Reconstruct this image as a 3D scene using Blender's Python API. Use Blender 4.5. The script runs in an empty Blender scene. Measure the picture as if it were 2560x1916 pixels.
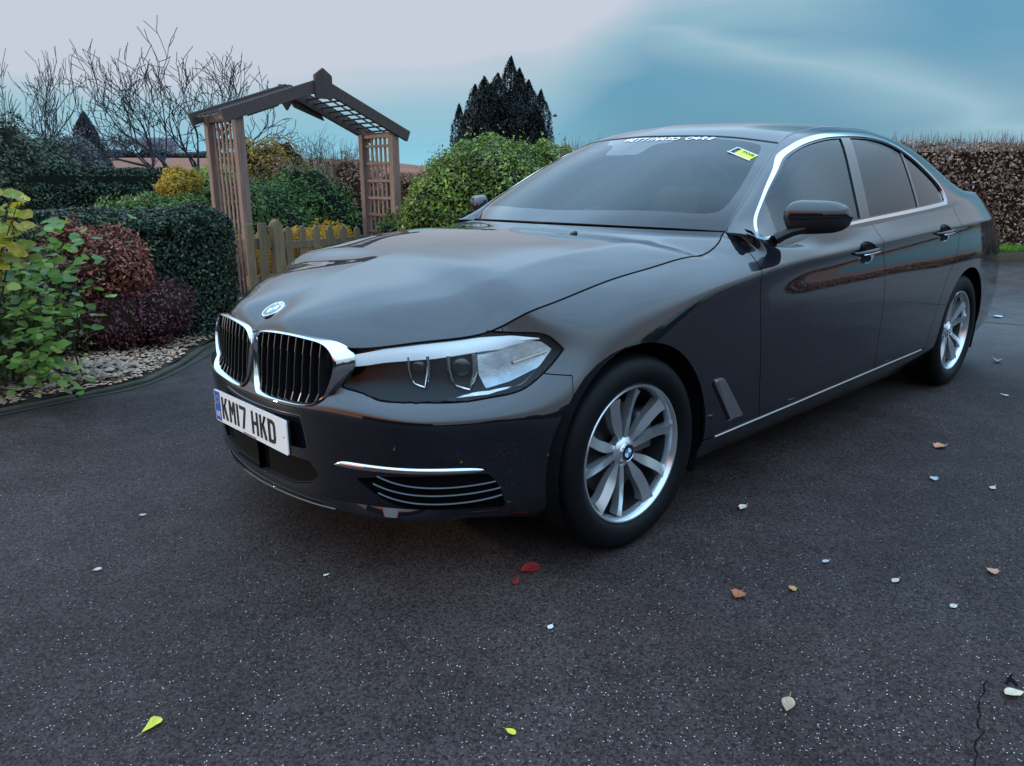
import bpy, bmesh, math, random
import numpy as np
from mathutils import Vector, Matrix
R_ = math.radians
PI = math.pi

# ============================================================ camera, sky, sun, exposure
scn = bpy.context.scene
COL = scn.collection
cam_d = bpy.data.cameras.new("camera")
cam = bpy.data.objects.new("camera", cam_d)
COL.objects.link(cam)
CAM = Vector((-1.886, -2.3244, 1.1768))
yaw, pitch, roll = R_(46.6427), R_(-14.7865), R_(-0.31)
fwd = Vector((math.cos(pitch)*math.cos(yaw), math.cos(pitch)*math.sin(yaw), math.sin(pitch)))
rgt = fwd.cross(Vector((0, 0, 1))).normalized()
upv = rgt.cross(fwd)
r2 = rgt*math.cos(roll) + upv*math.sin(roll)
u2 = -rgt*math.sin(roll) + upv*math.cos(roll)
cam.matrix_world = Matrix(((r2.x, u2.x, -fwd.x, CAM.x), (r2.y, u2.y, -fwd.y, CAM.y), (r2.z, u2.z, -fwd.z, CAM.z), (0, 0, 0, 1)))
cam_d.sensor_width = 36.0
cam_d.sensor_fit = 'HORIZONTAL'
cam_d.lens = 36.0*1925.8/2560.0
cam_d.clip_start = 0.05
cam_d.clip_end = 3000
scn.camera = cam
scn.render.resolution_x, scn.render.resolution_y = 1024, 766

SUN_YAW, SUN_EL = 126.0, 12.0
world = bpy.data.worlds.new("World")
scn.world = world
world.use_nodes = True


def build_world():
    nt = world.node_tree
    nt.nodes.clear()
    N, L = nt.nodes.new, nt.links.new
    out = N('ShaderNodeOutputWorld')
    bg = N('ShaderNodeBackground')
    sky = N('ShaderNodeTexSky')
    sky.sky_type = 'NISHITA'
    sky.sun_disc = False
    sky.sun_elevation = R_(SUN_EL)
    sky.sun_rotation = R_(90 - SUN_YAW)
    sky.air_density = 1.2
    sky.dust_density = 1.0
    bg.inputs['Strength'].default_value = 0.12
    tc = N('ShaderNodeTexCoord')
    sep = N('ShaderNodeSeparateXYZ')
    L(tc.outputs['Generated'], sep.inputs[0])

    def math_(op, a, b=None, c=None):
        n = N('ShaderNodeMath'); n.operation = op
        for i, v in enumerate((a, b, c)):
            if v is None: continue
            if isinstance(v, (int, float)): n.inputs[i].default_value = v
            else: L(v, n.inputs[i])
        return n.outputs[0]

    def ramp(fac, stops, interp='LINEAR'):
        r = N('ShaderNodeValToRGB'); r.color_ramp.interpolation = interp
        e = r.color_ramp.elements
        while len(e) > 1: e.remove(e[-1])
        e[0].position = stops[0][0]; e[0].color = (*stops[0][1], 1)
        for p, c in stops[1:]:
            q = e.new(p); q.color = (*c, 1)
        L(fac, r.inputs[0])
        return r.outputs[0]

    def mix(f, a, b):
        m = N('ShaderNodeMix'); m.data_type = 'RGBA'
        if isinstance(f, float): m.inputs[0].default_value = f
        else: L(f, m.inputs[0])
        for s, v in ((6, a), (7, b)):
            if isinstance(v, tuple): m.inputs[s].default_value = (*v, 1)
            else: L(v, m.inputs[s])
        return m.outputs[2]
    z = sep.outputs[2]

    def sstepn(x, a, b):
        n = N('ShaderNodeMapRange'); n.interpolation_type = 'SMOOTHSTEP'; L(x, n.inputs[0]); n.inputs[1].default_value = a; n.inputs[2].default_value = b; return n.outputs[0]
    mp = N('ShaderNodeMapping'); mp.inputs['Scale'].default_value = (1.6, 1.6, 7.0)
    mp.inputs['Rotation'].default_value = (R_(-6), R_(9), 0)
    L(tc.outputs['Generated'], mp.inputs[0])
    nz = N('ShaderNodeTexNoise'); nz.inputs['Scale'].default_value = 1.25
    nz.inputs['Detail'].default_value = 2.2; nz.inputs['Roughness'].default_value = 0.5
    nz.inputs['Distortion'].default_value = 0.7
    L(mp.outputs[0], nz.inputs['Vector'])
    nv = nz.outputs[0]
    az = math_('DIVIDE', math_('ADD', math_('ARCTAN2', sep.outputs[1], sep.outputs[0]), PI), 2*PI)      # 0..1 for azimuth -180..180
    A_ = lambda d: (d+180)/360.0
    # height (as sine of elevation) below which the air is clear blue, per azimuth
    zb = ramp(az, [(A_(-150), (.05,)*3), (A_(-60), (.10,)*3), (A_(-5), (.14,)*3), (A_(14), (.155,)*3), (A_(26), (.175,)*3), (A_(36), (.17,)*3), (A_(44), (.085,)*3), (A_(52), (.078,)*3), (A_(75), (.062,)*3), (A_(120), (.03,)*3)])
    d0 = math_('ADD', math_('SUBTRACT', z, zb), math_('MULTIPLY', math_('SUBTRACT', nv, .5), .13))
    cov = math_('DIVIDE', math_('ADD', d0, .045), .095)
    # a second clear gap high on the right
    px_, py_ = math.cos(R_(12))*math.cos(R_(17)), math.sin(R_(12))*math.cos(R_(17)); pz_ = math.sin(R_(17))
    dd = math_('ADD', math_('ADD', math_('MULTIPLY', sep.outputs[0], px_), math_('MULTIPLY', sep.outputs[1], py_)), math_('MULTIPLY', z, pz_))
    gap = math_('DIVIDE', math_('SUBTRACT', math_('ADD', dd, math_('MULTIPLY', math_('SUBTRACT', nv, .5), .05)), math.cos(R_(17))), .03)
    gapc = N('ShaderNodeClamp'); L(gap, gapc.inputs[0])
    covc = N('ShaderNodeClamp'); L(cov, covc.inputs[0])
    def sdir(px, py):
        d = r2*((px-1280)/1925.8)+u2*(-(py-958)/1925.8)+fwd; return d.normalized()
    n_ = sdir(1700, 70).cross(sdir(2560, 292)).normalized(); c_ = sdir(2120, 190)
    def dotv(v): return math_('ADD', math_('ADD', math_('MULTIPLY', sep.outputs[0], v.x), math_('MULTIPLY', sep.outputs[1], v.y)), math_('MULTIPLY', z, v.z))
    off_s = math_('ADD', dotv(n_), math_('MULTIPLY', math_('SUBTRACT', nv, .5), .16))
    along = math_('MAXIMUM', math_('DIVIDE', math_('SUBTRACT', dotv(c_), math.cos(R_(19))), 1-math.cos(R_(19))), 0.0)
    streak = math_('MULTIPLY', math_('POWER', 2.718, math_('MULTIPLY', math_('POWER', math_('ABSOLUTE', math_('DIVIDE', off_s, .026)), 1.4), -1.0)), math_('MINIMUM', math_('MULTIPLY', along, 1.2), .62))
    cv = math_('MULTIPLY', covc.outputs[0], math_('SUBTRACT', 1.0, math_('MULTIPLY', gapc.outputs[0], .92)))
    cv = math_('MAXIMUM', cv, streak)
    skyblue = mix(0.80, sky.outputs[0], (0.62, 2.65, 4.35))
    lowc = mix(math_('MULTIPLY', math_('MAXIMUM', math_('SUBTRACT', 1.0, math_('MULTIPLY', math_('ABSOLUTE', z), 8.0)), 0.0), sstepn(az, A_(36), A_(50))), skyblue, (2.5, 5.6, 7.0))
    cloudcol = ramp(z, [(0.0, (.61, .78, .93)), (0.12, (.66, .72, .83)), (0.21, (.66, .71, .83)), (0.34, (.50, .69, .88)), (0.6, (.42, .66, .93)), (1.0, (.42, .66, .95))])
    cb = N('ShaderNodeVectorMath'); cb.operation = 'SCALE'; L(math_('ADD', 7.2, math_('MULTIPLY', math_('ADD', math_('MULTIPLY', sstepn(z, .23, .50), 12.0), math_('MULTIPLY', sstepn(z, .45, .95), 5.0)), math_('ADD', .75, math_('MULTIPLY', nv, .5)))), cb.inputs[3]); L(cloudcol, cb.inputs[0])
    teal = mix(math_('MULTIPLY', math_('SUBTRACT', 1.0, math_('ABSOLUTE', math_('SUBTRACT', math_('MULTIPLY', cv, 2.0), 1.0))), .55), cb.outputs[0], (2.6, 5.2, 5.6))
    m1 = mix(cv, lowc, teal)
    # warm low glow round the sunset side
    gx, gy = math.cos(R_(176)), math.sin(R_(176))
    g = math_('ADD', math_('MULTIPLY', sep.outputs[0], gx), math_('MULTIPLY', sep.outputs[1], gy))
    g = math_('POWER', math_('MAXIMUM', g, 0.0), 6.0)
    el = math_('MAXIMUM', math_('SUBTRACT', 1.0, math_('MULTIPLY', math_('ABSOLUTE', math_('SUBTRACT', z, .30)), 3.0)), 0.0)
    g = math_('MINIMUM', math_('MULTIPLY', math_('MULTIPLY', g, el), 1.6), .95)
    m2 = mix(g, m1, (9.5, 3.3, .9))
    L(m2, bg.inputs['Color'])
    L(bg.outputs[0], out.inputs[0])


build_world()
sun_d = bpy.data.lights.new("sun", 'SUN')
sun_d.energy = 2.0
sun_d.angle = R_(1.0)
sun_d.color = (1.0, 0.86, 0.68)
sun = bpy.data.objects.new("sun", sun_d)
COL.objects.link(sun)
sd = Vector((math.cos(R_(SUN_EL))*math.cos(R_(SUN_YAW)), math.cos(R_(SUN_EL))*math.sin(R_(SUN_YAW)), math.sin(R_(SUN_EL))))
sun.rotation_euler = sd.to_track_quat('Z', 'Y').to_euler()
vs = scn.view_settings
vs.view_transform = 'Standard'
vs.look = 'None'
vs.exposure = 0.0
vs.gamma = 1.0
vs.use_curve_mapping = False

# ============================================================ materials
MATS = {}


def mat(name, base=(0.5, 0.5, 0.5), rough=0.5, metal=0.0, spec=0.5, coat=0.0, coat_rough=0.02, coat_ior=1.5, trans=0.0, ior=1.5,
        var=0.0, var_scale=8.0, bump=0.0, bump_scale=60.0, emis=None, emis_s=0.0, col2=None, rough2=None, stretch=(1, 1, 1), detail=4.0, rand=0.0, subsurf=0.0, alpha=None, sheen=0.0, coords='Object'):
    if name in MATS: return MATS[name]
    m = bpy.data.materials.new(name); m.use_nodes = True
    nt = m.node_tree; N, L = nt.nodes.new, nt.links.new
    b = nt.nodes['Principled BSDF']
    b.inputs['Base Color'].default_value = (*base, 1)
    b.inputs['Roughness'].default_value = rough
    b.inputs['Metallic'].default_value = metal
    b.inputs['Specular IOR Level'].default_value = spec
    b.inputs['IOR'].default_value = ior
    b.inputs['Coat Weight'].default_value = coat
    b.inputs['Coat Roughness'].default_value = coat_rough
    b.inputs['Coat IOR'].default_value = coat_ior
    b.inputs['Transmission Weight'].default_value = trans
    if sheen: b.inputs['Sheen Weight'].default_value = sheen
    if emis:
        b.inputs['Emission Color'].default_value = (*emis, 1)
        b.inputs['Emission Strength'].default_value = emis_s
    tc = N('ShaderNodeTexCoord'); mp = N('ShaderNodeMapping')
    mp.inputs['Scale'].default_value = stretch
    L(tc.outputs[coords], mp.inputs[0])
    colout = None
    if var > 0 or col2:
        nz = N('ShaderNodeTexNoise'); nz.inputs['Scale'].default_value = var_scale; nz.inputs['Detail'].default_value = detail
        nz.inputs['Roughness'].default_value = 0.62
        L(mp.outputs[0], nz.inputs['Vector'])
        r = N('ShaderNodeValToRGB'); e = r.color_ramp.elements
        c2 = col2 if col2 else tuple(c*(1-var) for c in base)
        c1 = base if col2 else tuple(min(1, c*(1+var)) for c in base)
        e[0].position, e[1].position = 0.34, 0.66
        e[0].color = (*c2, 1); e[1].color = (*c1, 1)
        L(nz.outputs[0], r.inputs[0])
        colout = r.outputs[0]
        if rough2 is not None:
            mr = N('ShaderNodeMapRange'); mr.inputs[3].default_value = rough2; mr.inputs[4].default_value = rough
            L(nz.outputs[0], mr.inputs[0]); L(mr.outputs[0], b.inputs['Roughness'])
    if rand > 0:
        oi = N('ShaderNodeObjectInfo'); hs = N('ShaderNodeHueSaturation')
        mr = N('ShaderNodeMapRange'); mr.inputs[3].default_value = 1-rand; mr.inputs[4].default_value = 1+rand
        L(oi.outputs['Random'], mr.inputs[0]); L(mr.outputs[0], hs.inputs['Value'])
        if colout: L(colout, hs.inputs['Color'])
        else: hs.inputs['Color'].default_value = (*base, 1)
        colout = hs.outputs[0]
    if colout: L(colout, b.inputs['Base Color'])
    if bump > 0:
        n2 = N('ShaderNodeTexNoise'); n2.inputs['Scale'].default_value = bump_scale; n2.inputs['Detail'].default_value = 5
        L(mp.outputs[0], n2.inputs['Vector'])
        bp = N('ShaderNodeBump'); bp.inputs['Strength'].default_value = bump; bp.inputs['Distance'].default_value = 0.01
        L(n2.outputs[0], bp.inputs['Height']); L(bp.outputs[0], b.inputs['Normal'])
    MATS[name] = m
    return m


def glass_mat(name, tint, refl_boost=1.5, rough=0.0, ior=1.5):
    """thin glazing: tinted see-through with a real Fresnel reflection on top"""
    if name in MATS: return MATS[name]
    m = bpy.data.materials.new(name); m.use_nodes = True
    nt = m.node_tree; nt.nodes.clear(); N, L = nt.nodes.new, nt.links.new
    o = N('ShaderNodeOutputMaterial'); mx = N('ShaderNodeMixShader')
    tr = N('ShaderNodeBsdfTransparent'); tr.inputs[0].default_value = (*tint, 1)
    gl = N('ShaderNodeBsdfGlossy'); gl.inputs['Roughness'].default_value = rough
    gl.inputs['Color'].default_value = (0.93, 0.98, 1.0, 1)
    fr = N('ShaderNodeFresnel'); fr.inputs['IOR'].default_value = ior
    ml = N('ShaderNodeMath'); ml.operation = 'MULTIPLY'; ml.inputs[1].default_value = refl_boost; ml.use_clamp = True
    L(fr.outputs[0], ml.inputs[0]); L(ml.outputs[0], mx.inputs[0]); L(tr.outputs[0], mx.inputs[1]); L(gl.outputs[0], mx.inputs[2]); L(mx.outputs[0], o.inputs[0])
    MATS[name] = m
    return m


PAINT = mat('black_car_paint', (0.004, 0.005, 0.009), rough=0.5, metal=0.0, spec=0.05, coat=1.0, coat_rough=0.012, coat_ior=1.78)
GLOSSBLACK = mat('gloss_black_trim', (0.006, 0.006, 0.008), rough=0.12, spec=0.5, coat=0.6, coat_rough=0.02)
PLASTIC = mat('matt_black_plastic', (0.012, 0.012, 0.014), rough=0.55, bump=0.05, bump_scale=400)
DARK = mat('dark_void', (0.004, 0.004, 0.005), rough=0.9, spec=0.1)
CHROME = mat('chrome_trim', (0.86, 0.88, 0.90), rough=0.08, metal=1.0, spec=0.5)
SATIN = mat('satin_silver', (0.62, 0.64, 0.67), rough=0.28, metal=1.0)
ALLOY = mat('painted_alloy', (0.66, 0.70, 0.73), rough=0.24, metal=0.8, coat=0.6, coat_rough=0.05)
BARREL = mat('dark_rim_barrel', (0.10, 0.105, 0.11), rough=0.35, metal=0.85)
RUBBER = mat('tyre_rubber', (0.006, 0.0065, 0.008), rough=0.55, bump=0.08, bump_scale=180, spec=0.15)
BRAKE = mat('brake_disc_iron', (0.05, 0.048, 0.045), rough=0.5, metal=0.8)
WS_GLASS = glass_mat('windscreen_glass', (0.40, 0.52, 0.52), 1.0)
SIDE_GLASS = glass_mat('front_side_glass', (0.40, 0.50, 0.50), 1.05)
PRIV_GLASS = glass_mat('privacy_glass', (0.03, 0.03, 0.035), 1.0)
LENS = glass_mat('clear_lamp_lens', (0.95, 0.97, 0.98), .35)
WHITE_PL = mat('plate_white', (0.80, 0.81, 0.82), rough=0.3, coat=0.5)
BLACK_INK = mat('plate_black', (0.008, 0.008, 0.008), rough=0.35)
EU_BLUE = mat('plate_blue', (0.01, 0.07, 0.42), rough=0.3, coat=0.5)
SEATCLOTH = mat('seat_leather', (0.03, 0.03, 0.033), rough=0.5)

# ============================================================ generic helpers


def tag(o, label=None, cat=None, group=None, kind=None):
    if label: o['label'] = label
    if cat: o['category'] = cat
    if group: o['group'] = group
    if kind: o['kind'] = kind
    return o


def empty(name, loc=(0, 0, 0), rz=0.0):
    o = bpy.data.objects.new(name, None); o.location = loc; o.rotation_euler = (0, 0, rz)
    o.empty_display_size = 0.1
    COL.objects.link(o)
    return o


def link_mesh(name, me, m=None, parent=None):
    o = bpy.data.objects.new(name, me)
    if m is not None and len(me.materials) == 0: me.materials.append(m)
    COL.objects.link(o)
    if parent is not None: o.parent = parent
    return o


def pyobj(name, V, F, m, parent=None, smooth=False, N=None, sharp=None):
    me = bpy.data.meshes.new(name)
    me.from_pydata([tuple(map(float, v)) for v in V], [], [tuple(map(int, f)) for f in F])
    if smooth: me.polygons.foreach_set('use_smooth', [True]*len(me.polygons))
    if N is not None:
        me.polygons.foreach_set('use_smooth', [True]*len(me.polygons))
        me.normals_split_custom_set_from_vertices([tuple(map(float, n)) for n in N])
    elif smooth and sharp:
        me.set_sharp_from_angle(angle=R_(sharp))
    me.update()
    return link_mesh(name, me, m, parent)


class MB:
    """collects simple solids into one mesh"""
    def __init__(s): s.V = []; s.F = []

    def add(s, V, F):
        b = len(s.V); s.V += [tuple(v) for v in V]; s.F += [tuple(b+i for i in f) for f in F]; return s

    def box(s, c, d, rz=0.0, rot=None):
        M = rot if rot is not None else Matrix.Rotation(rz, 3, 'Z')
        P = []
        for k in (-1, 1):
            for j in (-1, 1):
                for i in (-1, 1):
                    P.append(tuple(Vector(c) + M @ Vector((i*d[0]/2, j*d[1]/2, k*d[2]/2))))
        return s.add(P, [(0, 2, 3, 1), (4, 5, 7, 6), (0, 1, 5, 4), (1, 3, 7, 5), (3, 2, 6, 7), (2, 0, 4, 6)])

    def tube(s, pts, rad, n=8, closed=False, cap=True, flat=None):
        pts = [Vector(p) for p in pts]; m = len(pts)
        if isinstance(rad, (int, float)): rad = [rad]*m
        V = []; F = []
        up = None
        for i, p in enumerate(pts):
            a = pts[i-1] if (i > 0 or closed) else p
            b = pts[(i+1) % m] if (i < m-1 or closed) else p
            t = (b-a)
            if t.length < 1e-9: t = Vector((0, 0, 1))
            t.normalize()
            if up is None:
                up = Vector((0, 0, 1)) if abs(t.z) < 0.9 else Vector((1, 0, 0))
            sx = t.cross(up)
            if sx.length < 1e-6: sx = t.cross(Vector((0.3, 1, 0.2)))
            sx.normalize(); sy = sx.cross(t).normalized(); up = sy
            for k in range(n):
                A = 2*PI*k/n
                fx = 1.0 if flat is None else flat
                V.append(p + sx*math.cos(A)*rad[i]*fx + sy*math.sin(A)*rad[i])
        for i in range(m if closed else m-1):
            for k in range(n):
                j = (i+1) % m
                F.append((i*n+k, i*n+(k+1) % n, j*n+(k+1) % n, j*n+k))
        if cap and not closed:
            F.append(tuple(range(n-1, -1, -1))); F.append(tuple((m-1)*n+k for k in range(n)))
        return s.add(V, F)

    def prism(s, poly, z0, z1, M=None):
        n = len(poly)
        V = [(x, y, z0) for x, y in poly] + [(x, y, z1) for x, y in poly]
        if M is not None: V = [tuple(M @ Vector(v)) for v in V]
        F = [tuple(range(n-1, -1, -1)), tuple(range(n, 2*n))]+[(i, (i+1) % n, n+(i+1) % n, n+i) for i in range(n)]
        return s.add(V, F)

    def build(s, name, m, parent=None, smooth=False, sharp=35, bevel=0.0):
        o = pyobj(name, s.V, s.F, m, parent, smooth=smooth, sharp=sharp)
        if bevel > 0:
            b = o.modifiers.new('bevel', 'BEVEL'); b.width = bevel; b.segments = 2; b.limit_method = 'ANGLE'; b.angle_limit = R_(40)
        return o


def copy_tree(o, parent=None):
    c = o.copy(); COL.objects.link(c)
    if parent is not None: c.parent = parent
    for ch in list(o.children): copy_tree(ch, c)
    return c


# ============================================================ spline / patch maths
def nat_spline(t, Y, q):
    """natural cubic spline through (t_i, Y_i) (Y may be n x k), evaluated at q"""
    t = np.asarray(t, float); Y = np.asarray(Y, float)
    sh = Y.shape[1:]; Y = Y.reshape(len(t), -1); n = len(t)
    h = np.diff(t); A = np.zeros((n, n)); B = np.zeros_like(Y)
    A[0, 0] = A[-1, -1] = 1
    for i in range(1, n-1):
        A[i, i-1] = h[i-1]; A[i, i] = 2*(h[i-1]+h[i]); A[i, i+1] = h[i]
        B[i] = 6*((Y[i+1]-Y[i])/h[i]-(Y[i]-Y[i-1])/h[i-1])
    M = np.linalg.solve(A, B)
    q = np.asarray(q, float); k = np.clip(np.searchsorted(t, q)-1, 0, n-2)
    hk = h[k][:, None]; a = (t[k+1]-q)[:, None]; b = (q-t[k])[:, None]
    r = M[k]*a**3/(6*hk)+M[k+1]*b**3/(6*hk)+(Y[k]/hk-M[k]*hk/6)*a+(Y[k+1]/hk-M[k+1]*hk/6)*b
    return r.reshape((len(q),)+sh)


def bspl_basis(n, nv):
    """clamped uniform cubic B-spline over n control rows, nv samples -> (nv, n) matrix, and sample params"""
    W = np.zeros((nv, n)); m = n-1
    for a in range(nv):
        t = m*a/(nv-1); i = min(int(t), m-1); f = t-i
        b = [(1-f)**3/6, (3*f**3-6*f**2+4)/6, (-3*f**3+3*f**2+3*f+1)/6, f**3/6]
        for k in range(4):
            j = i-1+k
            if j < 0: W[a, 0] += 2*b[k]; W[a, 1] -= b[k]
            elif j > m: W[a, m] += 2*b[k]; W[a, m-1] -= b[k]
            else: W[a, j] += b[k]
    return W


def grid_normals(G, flip=False):
    du = np.gradient(G, axis=0); dv = np.gradient(G, axis=1)
    n = np.cross(du, dv); n /= np.linalg.norm(n, axis=2, keepdims=True)+1e-12
    return -n if flip else n


class Surf:
    """mesh soup with smooth vertex normals; V (n,3), N (n,3), F list; y stored as w>=0 for the half car"""
    def __init__(s, V, N, F): s.V = np.asarray(V, float); s.N = np.asarray(N, float); s.F = F

    @staticmethod
    def grid(G, flip=False, N=None):
        nu, nv = G.shape[:2]
        if N is None: N = grid_normals(G, flip)
        F = []
        for i in range(nu-1):
            b = i*nv
            for j in range(nv-1):
                f = (b+j, b+nv+j, b+nv+j+1, b+j+1)
                F.append(f[::-1] if flip else f)
        return Surf(G.reshape(-1, 3), N.reshape(-1, 3), F)

    def split(s, f):
        """returns (part with f<0, part with f>=0)"""
        V = list(s.V); N = list(s.N); cache = {}
        f = np.asarray(f, float); f = np.where(np.abs(f) < 1e-9, 1e-9, f)
        neg = f < 0; Fi, Fo = [], []

        def cut(i, j):
            k = (i, j) if i < j else (j, i)
            if k in cache: return cache[k]
            a, b = k; t = f[a]/(f[a]-f[b])
            V.append(s.V[a]+(s.V[b]-s.V[a])*t)
            n = s.N[a]+(s.N[b]-s.N[a])*t; N.append(n/(np.linalg.norm(n)+1e-12))
            cache[k] = len(V)-1
            return cache[k]
        for F in s.F:
            c = sum(1 for i in F if neg[i])
            if c == len(F): Fi.append(F); continue
            if c == 0: Fo.append(F); continue
            A, B = [], []; n = len(F)
            for q in range(n):
                i, j = F[q], F[(q+1) % n]
                (A if neg[i] else B).append(i)
                if neg[i] != neg[j]:
                    k = cut(i, j); A.append(k); B.append(k)
            if len(A) > 2: Fi.append(tuple(A))
            if len(B) > 2: Fo.append(tuple(B))
        V = np.array(V); N = np.array(N)
        return Surf(V, N, Fi).compact(), Surf(V, N, Fo).compact()

    def keep(s, f): return s.split(f)[0]

    def compact(s):
        if not s.F: return Surf(np.zeros((0, 3)), np.zeros((0, 3)), [])
        used = sorted({i for F in s.F for i in F}); mp = {u: k for k, u in enumerate(used)}
        return Surf(s.V[used], s.N[used], [tuple(mp[i] for i in F) for F in s.F])

    def off(s, d):
        d = np.asarray(d, float)
        return Surf(s.V+s.N*(d[:, None] if d.ndim else d), s.N, s.F)

    def renorm(s):
        N = np.zeros_like(s.V)
        for F in s.F:
            p = s.V[list(F)]; n = np.cross(p[1]-p[0], p[2]-p[0])
            if len(F) > 3: n = n+np.cross(p[2]-p[0], p[3]-p[0])
            for i in F: N[i] += n
        N /= np.linalg.norm(N, axis=1, keepdims=True)+1e-12
        return Surf(s.V, N, s.F)

    def boundary(s):
        E = {}
        for F in s.F:
            n = len(F)
            for q in range(n):
                a, b = F[q], F[(q+1) % n]
                if (b, a) in E: del E[(b, a)]
                else: E[(a, b)] = 1
        return list(E)

    def skirt(s, depth):
        """solid edge: boundary turned inward by depth; skirt vertices are separate so the edge stays crisp"""
        V = list(s.V); N = list(s.N); F = list(s.F)
        for a, b in s.boundary():
            pa, pb = s.V[a], s.V[b]
            qa, qb = pa-s.N[a]*depth, pb-s.N[b]*depth
            fn = np.cross(qa-pa, pb-pa); fn /= np.linalg.norm(fn)+1e-12
            k = len(V); V += [pa, pb, qb, qa]; N += [fn]*4; F.append((k, k+3, k+2, k+1))
        return Surf(V, N, F)


def sdpoly(P, poly, closed=True):
    """signed distance of 2D points to a polygon, negative inside"""
    P = np.asarray(P, float); poly = np.asarray(poly, float)
    A = poly; B = np.roll(poly, -1, axis=0)
    best = np.full(len(P), 1e9); ins = np.zeros(len(P), bool)
    for a, b in zip(A, B):
        d = b-a; L2 = d@d+1e-15
        t = np.clip(((P-a)@d)/L2, 0, 1)
        r = P-(a+t[:, None]*d)
        best = np.minimum(best, (r*r).sum(1))
        c = ((a[1] > P[:, 1]) != (b[1] > P[:, 1]))
        with np.errstate(divide='ignore', invalid='ignore'):
            xs = a[0]+(P[:, 1]-a[1])*d[0]/(d[1] if abs(d[1]) > 1e-12 else 1e-12)
        ins ^= c & (P[:, 0] < xs)
    best = np.sqrt(best)
    return np.where(ins, -best, best)


def smooth_poly(pts, n=8, closed=True, corners=()):
    """Catmull-Rom through pts; indices in corners stay sharp"""
    pts = [np.array(p, float) for p in pts]; m = len(pts); out = []
    for i in range(m if closed else m-1):
        p1, p2 = pts[i], pts[(i+1) % m]
        p0 = pts[i-1] if (closed or i > 0) else p1
        p3 = pts[(i+2) % m] if (closed or i < m-2) else p2
        if i in corners: p0 = p1
        if (i+1) % m in corners: p3 = p2
        for k in range(n):
            t = k/n
            out.append(0.5*((2*p1)+(-p0+p2)*t+(2*p0-5*p1+4*p2-p3)*t*t+(-p0+3*p1-3*p2+p3)*t**3))
    if not closed: out.append(pts[-1])
    return np.array(out)


def sstep(x, a, b):
    t = np.clip((np.asarray(x, float)-a)/(b-a), 0, 1)
    return t*t*(3-2*t)


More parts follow.
